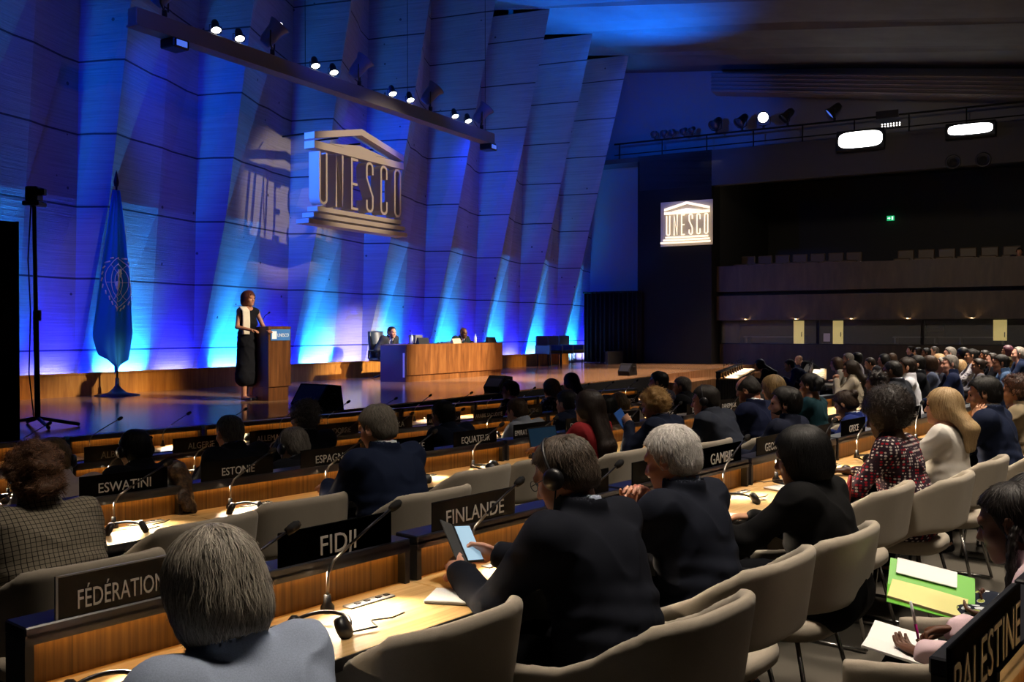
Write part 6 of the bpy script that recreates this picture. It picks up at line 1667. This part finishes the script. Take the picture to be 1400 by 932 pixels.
# green folder with a yellow pad on the lap of the woman in the floral skirt
g_ = Pd['green']; wl, wr = g_['A'][-1], g_['A'][1]; gc = (wl[2]+wr[2])/2+np.array([-.02, .25, .02])
gf = empty('green_folder'); gf.matrix_world = g_['M'] @ Matrix.Translation(Vector(gc)) @ Matrix.Rotation(R(12), 4, 'X') @ Matrix.Rotation(R(-5), 4, 'Y') @ Matrix.Rotation(R(14), 4, 'Z'); tag(gf, 'bright green folder resting on the lap of the woman in the floral skirt', 'folder')
mb = MB(); gm = mat('folder_green', '#5fae2e', .45); mb.box((-.175, -.155, 0), (.0, .155, .004), gm, .001); mb.build('left_flap', gf)
mb = MB(); mb.box((0, -.155, 0), (.17, .155, .004), gm, .001); c = mb.build('right_flap', gf); c.rotation_euler = (0, R(-16), 0)
yp = empty('notepad'); yp.matrix_world = gf.matrix_world @ Matrix.Translation((-.060, .012, .0045)) @ Matrix.Rotation(R(-5), 4, 'Z'); tag(yp, 'pale yellow pad lying on the green folder', 'notepad')
mb = MB(); mb.box((-.095, -.135, 0), (.095, .135, .010), mat('pad_yellow', '#d9d48c', .7), .001); mb.build('pad', yp)
mb = MB(); mb.box((-.0955, -.1355, .0005), (-.093, .1355, .0095), mat('pad_pink', '#d79bb0', .7)); mb.build('coloured_edge', yp)
sh_ = boxthing('paper_sheet', (.10, .22, .003), M['white_paper'], (0, 0, 0), (0, 0, 0), 'white sheet sticking out on the right side of the green folder', 'paper'); sh_.matrix_world = gf.matrix_world @ Matrix.Translation((.115, .02, .042)) @ Matrix.Rotation(R(-16), 4, 'Y')
# notebook and pen of the woman in pink
k_ = Pd['pink']; wl, wr = k_['A'][-1], k_['A'][1]
nc = (wl[2]+wl[3]*.11+wr[2]+wr[3]*.10)/2+np.array([-.01, .03, -.035])
nb_ = empty('notebook'); nb_.matrix_world = k_['M'] @ Matrix.Translation(Vector(nc)) @ Matrix.Rotation(R(10), 4, 'X') @ Matrix.Rotation(R(10), 4, 'Z'); tag(nb_, 'open white notebook on the lap of the woman in the pink shirt', 'notebook')
for s in (-1, 1):
    mb = MB(); mb.box((s*.068-.068, -.10, 0), (s*.068+.068, .10, .008), M['white_paper'], .001); c = mb.build('page_block', nb_); c.rotation_euler = (0, R(-6*s), 0)
pn0 = wr[2]+wr[3]*.085+np.array([-.02, .01, -.045]); pn = MB()
d = np.array([-.18, .10, .75]); d /= np.linalg.norm(d)
pn.tube([pn0, pn0+d*.075], .0045, mat('pen_magenta', '#b0167a', .35), 8); pn.tube([pn0+d*.075, pn0+d*.15], .0045, mat('pen_white', (.8, .8, .82), .35), 8); pn.tube([pn0-d*.012, pn0], [.0012, .0045], M['black'], 8)
o = pn.build('pen'); o.matrix_world = k_['M']; tag(o, 'magenta and white pen in the hand of the woman in the pink shirt', 'pen')
# red handbag hanging beside the black-haired woman
hb_ = empty('handbag', row(5.2, 1.92, -.015), YAW+R(12)); tag(hb_, 'red leather handbag with looped handles on the seat of the empty armchair', 'handbag')
red = mat('red_leather', '#8e1420', .4)
mb = MB(); mb.grid(lambda u, v: Vector((.155*math.copysign(abs(math.cos(2*PI*u))**.5, math.cos(2*PI*u))*(1-.12*v), .07*math.copysign(abs(math.sin(2*PI*u))**.6, math.sin(2*PI*u))*(1-.35*v), .48+v*.20)), 32, 8, red); mb.box((-.14, -.055, .475), (.14, .055, .49), red, .01); mb.build('bag_body', hb_)
for s in (-1, 1):
    mb = MB(); mb.tube([(.085*math.cos(a), s*.035-.03*s*math.sin(a)*0+s*.02*math.sin(a), .67+.17*math.sin(a)) for a in np.linspace(0, PI, 15)], .008, red, 8); mb.build('bag_handle', hb_)
boxthing('stool', (.30, .26, .03), M['beige'], row(unit_u('F', 5)-.10, 1.62, .445), (0, 0, YAW), 'small pad under the red handbag', 'pad') if False else None
# papers
for lab, u, v, z, r_ in (('white papers on the desk left of the black-haired woman', 4.02, 2.10, .752, .2), ('white paper on the desk under the arm of the woman in the patterned dress', 5.0, 2.08, .752, -.3), ('white papers before the balding man bending his head', 8.9, 4.32, WT['E']+.002, .3), ('white papers on the desk in front of the man in the grey suit', 8.1, 4.3, WT['E']+.002, -.1)):
    boxthing('papers', (.21, .29, .010), M['white_paper'], row(u, v, z), (0, 0, YAW+r_), lab, 'papers')
# brown furry scarf hanging in the gap between two desks
mb = MB(); fur = hairmat('#1c130d', '#4a382a'); q0 = Vector((0, 0, 0))
S_ = Sdf()
S_.ell((0, 0, .99), (.06, .05, .055), .03); S_.ell((.03, .0, .93), (.055, .05, .06), .03); S_.cap((.03, -.02, .92), (.015, -.075, .80), .04, .025, .03); S_.cap((.045, -.02, .90), (.06, -.075, .78), .028, .018, .02); S_.cap((.0, -.02, .92), (-.02, -.07, .84), .024, .016, .02); S_.cap((.02, .02, .95), (.02, .11, .80), .04, .03, .03)
V, F = S_.mesh(.008, disp=lambda x, y, z: .006*wob(x, y, z, 150, 6))
o = link(bpy.data.objects.new('scarf', np_mesh('scarf', V, F, [fur], None, np.random.RandomState(3).uniform(0, 1, len(V))))); o.location = row(U0['E']+UW*1.0-.02, VROW['E']+.02, floor_v(4.5)-.02); o.rotation_euler = (0, 0, YAW); tag(o, 'brown furry scarf hanging over the gap right of the ESWATINI nameplate', 'scarf')
# magenta cloth
mb = MB(); mg = Pd['magenta']; 
mb.grid(lambda u, v: Vector((-.13+(u-.5)*(.05+.16*v), .10+.03*math.sin(u*6), .98-.26*v)), 8, 8, cloth('#c01a8a')); o = mb.build('scarf', recalc=False); o.matrix_world = mg['M']; md = o.modifiers.new('s', 'SOLIDIFY'); md.thickness = .008; tag(o, 'bright magenta scarf worn by the black-haired person in the front row', 'scarf')
# ------------------------------------------------------------------ lights of the place, and a few added ones
W = bpy.data.worlds.new('world'); SC.world = W; W.use_nodes = True
W.node_tree.nodes['Background'].inputs[0].default_value = (.25, .3, .5, 1); W.node_tree.nodes['Background'].inputs[1].default_value = .0025
def aim_rot(d): return Vector(d).normalized().to_track_quat('-Z', 'Y').to_euler()
UP_E = 46.
def strip(s, fwd, z, wid, sy, d, e, c, sp, nm):
    o = lamp(nm, 'AREA', wall(s, fwd, z), (0, 0, 0), e, c, shape='RECTANGLE', size=wid, size_y=sy, spread=R(sp))
    z_ = -d.normalized(); o.rotation_euler = Matrix((DW, z_.cross(DW), z_)).transposed().to_euler()
for k in range(-3, 8):
    for a, b, c, e, ch in ((0, .48, (.012, .30, 1.), UP_E*1.9, (.30, .55, 1.)), (.48, .896, (.012, .016, 1.), UP_E*.60, (.34, .30, 1.)), (.896, 1., (.0, .004, 1.), UP_E*.75, None)):
        s = S0+PER*(k+(a+b)/2); w = (b-a)*PER
        strip(s, .16, STAGE+.18, w*.8, .06, Vector((0, 0, 1))-NW*.11, e*w, c, 58, 'wall_washer')
        if ch: strip(s, .24, STAGE+.17, w*.72, .05, Vector((0, 0, .5))-NW, (15. if a == 0 else 9.)*w, ch, 105, 'wall_washer_base')
# blue wash from the bar and the side ledge
for s, e in ((8., 260), (13., 300), (18., 340), (23., 420), (28., 420)):
    o = lamp('blue_wash', 'SPOT', wall(s, 4.4, BZ+.6), (0, 0, 0), e*.30, (.0, .07, 1.), spot_size=R(110), spot_blend=.9, shadow_soft_size=.1)
    o.rotation_euler = aim_rot(wall(s+2.5, .6, 8.2)-o.location)
for s_, e_ in ((-1., 900), (4.5, 900), (10., 850), (15.5, 600), (20., 420)):     # moving heads rake the folds from the left
    o = lamp('fold_rake', 'SPOT', wall(s_, 2.5, BZ+.5), (0, 0, 0), e_, (.0, .03, 1.), spot_size=R(72), spot_blend=.8, shadow_soft_size=.08)
    o.rotation_euler = aim_rot(wall(s_+4.6, .2, 4.4)-o.location)
o = lamp('blue_ceiling_beam', 'SPOT', wall(26.5, 4.2, 7.0), (0, 0, 0), 4600, (.0, .15, 1.), spot_size=R(112), spot_blend=1., shadow_soft_size=.12)
o.rotation_euler = aim_rot(wall(24.5, 4.0, 10.5)-o.location)
o = lamp('blue_side_beam', 'SPOT', wall(24, 4.6, 7.8), (0, 0, 0), 900, (.0, .10, 1.), spot_size=R(60), spot_blend=.8, shadow_soft_size=.12)
o.rotation_euler = aim_rot(fw(3.0, 0, 8.6)-o.location)
o = lamp('blue_side_beam', 'SPOT', wall(25.5, 2.8, 5.2), (0, 0, 0), 260, (.0, .08, 1.), spot_size=R(40), spot_blend=.8, shadow_soft_size=.12)
o.rotation_euler = aim_rot(fw(1.0, 0, 4.5)-o.location)
# white stage keys from the roof over the audience, plus added plinth spots
def spot(loc, to, e, size, blend=.6, col=(1., .86, .68), soft=.15):
    o = lamp('stage_key', 'SPOT', loc, (0, 0, 0), e, col, spot_size=R(size), spot_blend=blend, shadow_soft_size=soft)
    o.rotation_euler = aim_rot(Vector(to)-Vector(loc)); return o
spot((9, 10, 8.6), LC+Vector((-.1, .2, .95)), 15000, 9.5, .7)
spot((12, 17, 8.2), HC+DW*1.9+Vector((0, 0, .7)), 34000, 14, .7)
spot((12, 20, 8.2), wall(27, 4., .6), 3500, 20, .9, (1., .78, .55))
spot((9.5, 14, 8.2), wall((sa+sb)/2, 1.9, 4.75), 5200, 12.5, .5, (1., .76, .52))
spot((4, 6, 8.6), wall(12.5, 1., 4.5), 170, 40, .9, (1., .5, .42))
o = lamp('emblem_blue', 'SPOT', wall(sa-2.4, 2.12, 5.6), (0, 0, 0), 1100, (.03, .14, 1.), spot_size=R(60), spot_blend=.8, shadow_soft_size=.08)
o.rotation_euler = aim_rot(wall((sa+sb)/2, 1.7, 4.3)-o.location)
for s_ in np.arange(9., 28., 2.7): spot(wall(s_, 11.5, 8.4), wall(s_, .7, STAGE+.02), 5200, 6.5, 1., (1., .70, .40))  # added row of narrow warm spots to brighten the plinth
for s_, e_ in ((16.5, 3500), (20., 8500), (24., 8000), (28.5, 5000)):
    spot(wall(s_, 7.5, 9.0), wall(s_, 5.0, STAGE), e_, 36, .9, (1., .78, .62))
spot((2.5, 5., 8.6), fb+Vector((.0, 0, 1.9)), 800, 11, .7, (1., .9, .8))
o = lamp('emblem_led', 'AREA', wall((sa+sb)/2+.05, EF+.13, bot+(top-bot)*.94*.74), (0, 0, 0), 55, (.10, .16, 1.), shape='RECTANGLE', size=(sb-sa)*.86, size_y=.16, spread=R(130))
o.rotation_euler = Matrix((DW, -NW, Vector((0, 0, 1)))).transposed().to_euler()
# house lights over the desks
for (x, y, z, e, sz) in ((1.0, 3.2, 7.0, 75, 1.0), (3.6, 6.5, 7.2, 130, 1.0), (6.0, 10.5, 7.2, 210, 1.2), (8.5, 15., 7.2, 330, 1.2), (11.0, 20., 7.0, 330, 1.2), (5.5, 3.0, 7.0, 150, 1.0)):
    lamp('house_light', 'AREA', (x, y, z), (0, 0, 0), e, (1., .86, .70), shape='DISK', size=sz, spread=R(75))
# floodlights shine into the hall
for px in (1175, 1325):
    p = fwd_px(px, 185, -1.3)
    lamp('flood_beam', 'AREA', p, aim_rot((-.1, -.8, -1.0)), 90, (1., .95, .85), shape='RECTANGLE', size=1.2, size_y=.4, spread=R(80))
# balcony and booths: faint spill; added fill for the wood fronts
lamp('balcony_glow', 'AREA', FR @ Vector((9, 2.0, 7.2)), (0, 0, 0), 14, (1., .85, .6), shape='RECTANGLE', size=12, size_y=.6)
lamp('booth_glow', 'AREA', FR @ Vector((9, 1.2, 1.97)), (0, 0, 0), 1.2, (1., .9, .7), shape='RECTANGLE', size=14, size_y=.4)
lamp('front_house_fill', 'SPOT', (6, 16, 7.4), aim_rot(FR @ Vector((10, 0, 1.5))-Vector((6, 16, 7.4))), 900, (1., .78, .55), spot_size=R(70), spot_blend=1., shadow_soft_size=.4)  # added fill spot, turns the far wood wall and parapet warmer
# ------------------------------------------------------------------ view
SC.view_settings.view_transform = 'Standard'; SC.view_settings.look = 'None'; SC.view_settings.gamma = 1; SC.view_settings.exposure = 0.
SC.view_settings.use_curve_mapping = False
try:
    SC.cycles.use_denoising = True; SC.cycles.max_bounces = 6; SC.cycles.diffuse_bounces = 3; SC.cycles.glossy_bounces = 3; SC.cycles.sample_clamp_indirect = 4.; SC.cycles.use_light_tree = True
    SC.cycles.transparent_max_bounces = 8; SC.cycles.caustics_reflective = False; SC.cycles.caustics_refractive = False
except Exception: pass
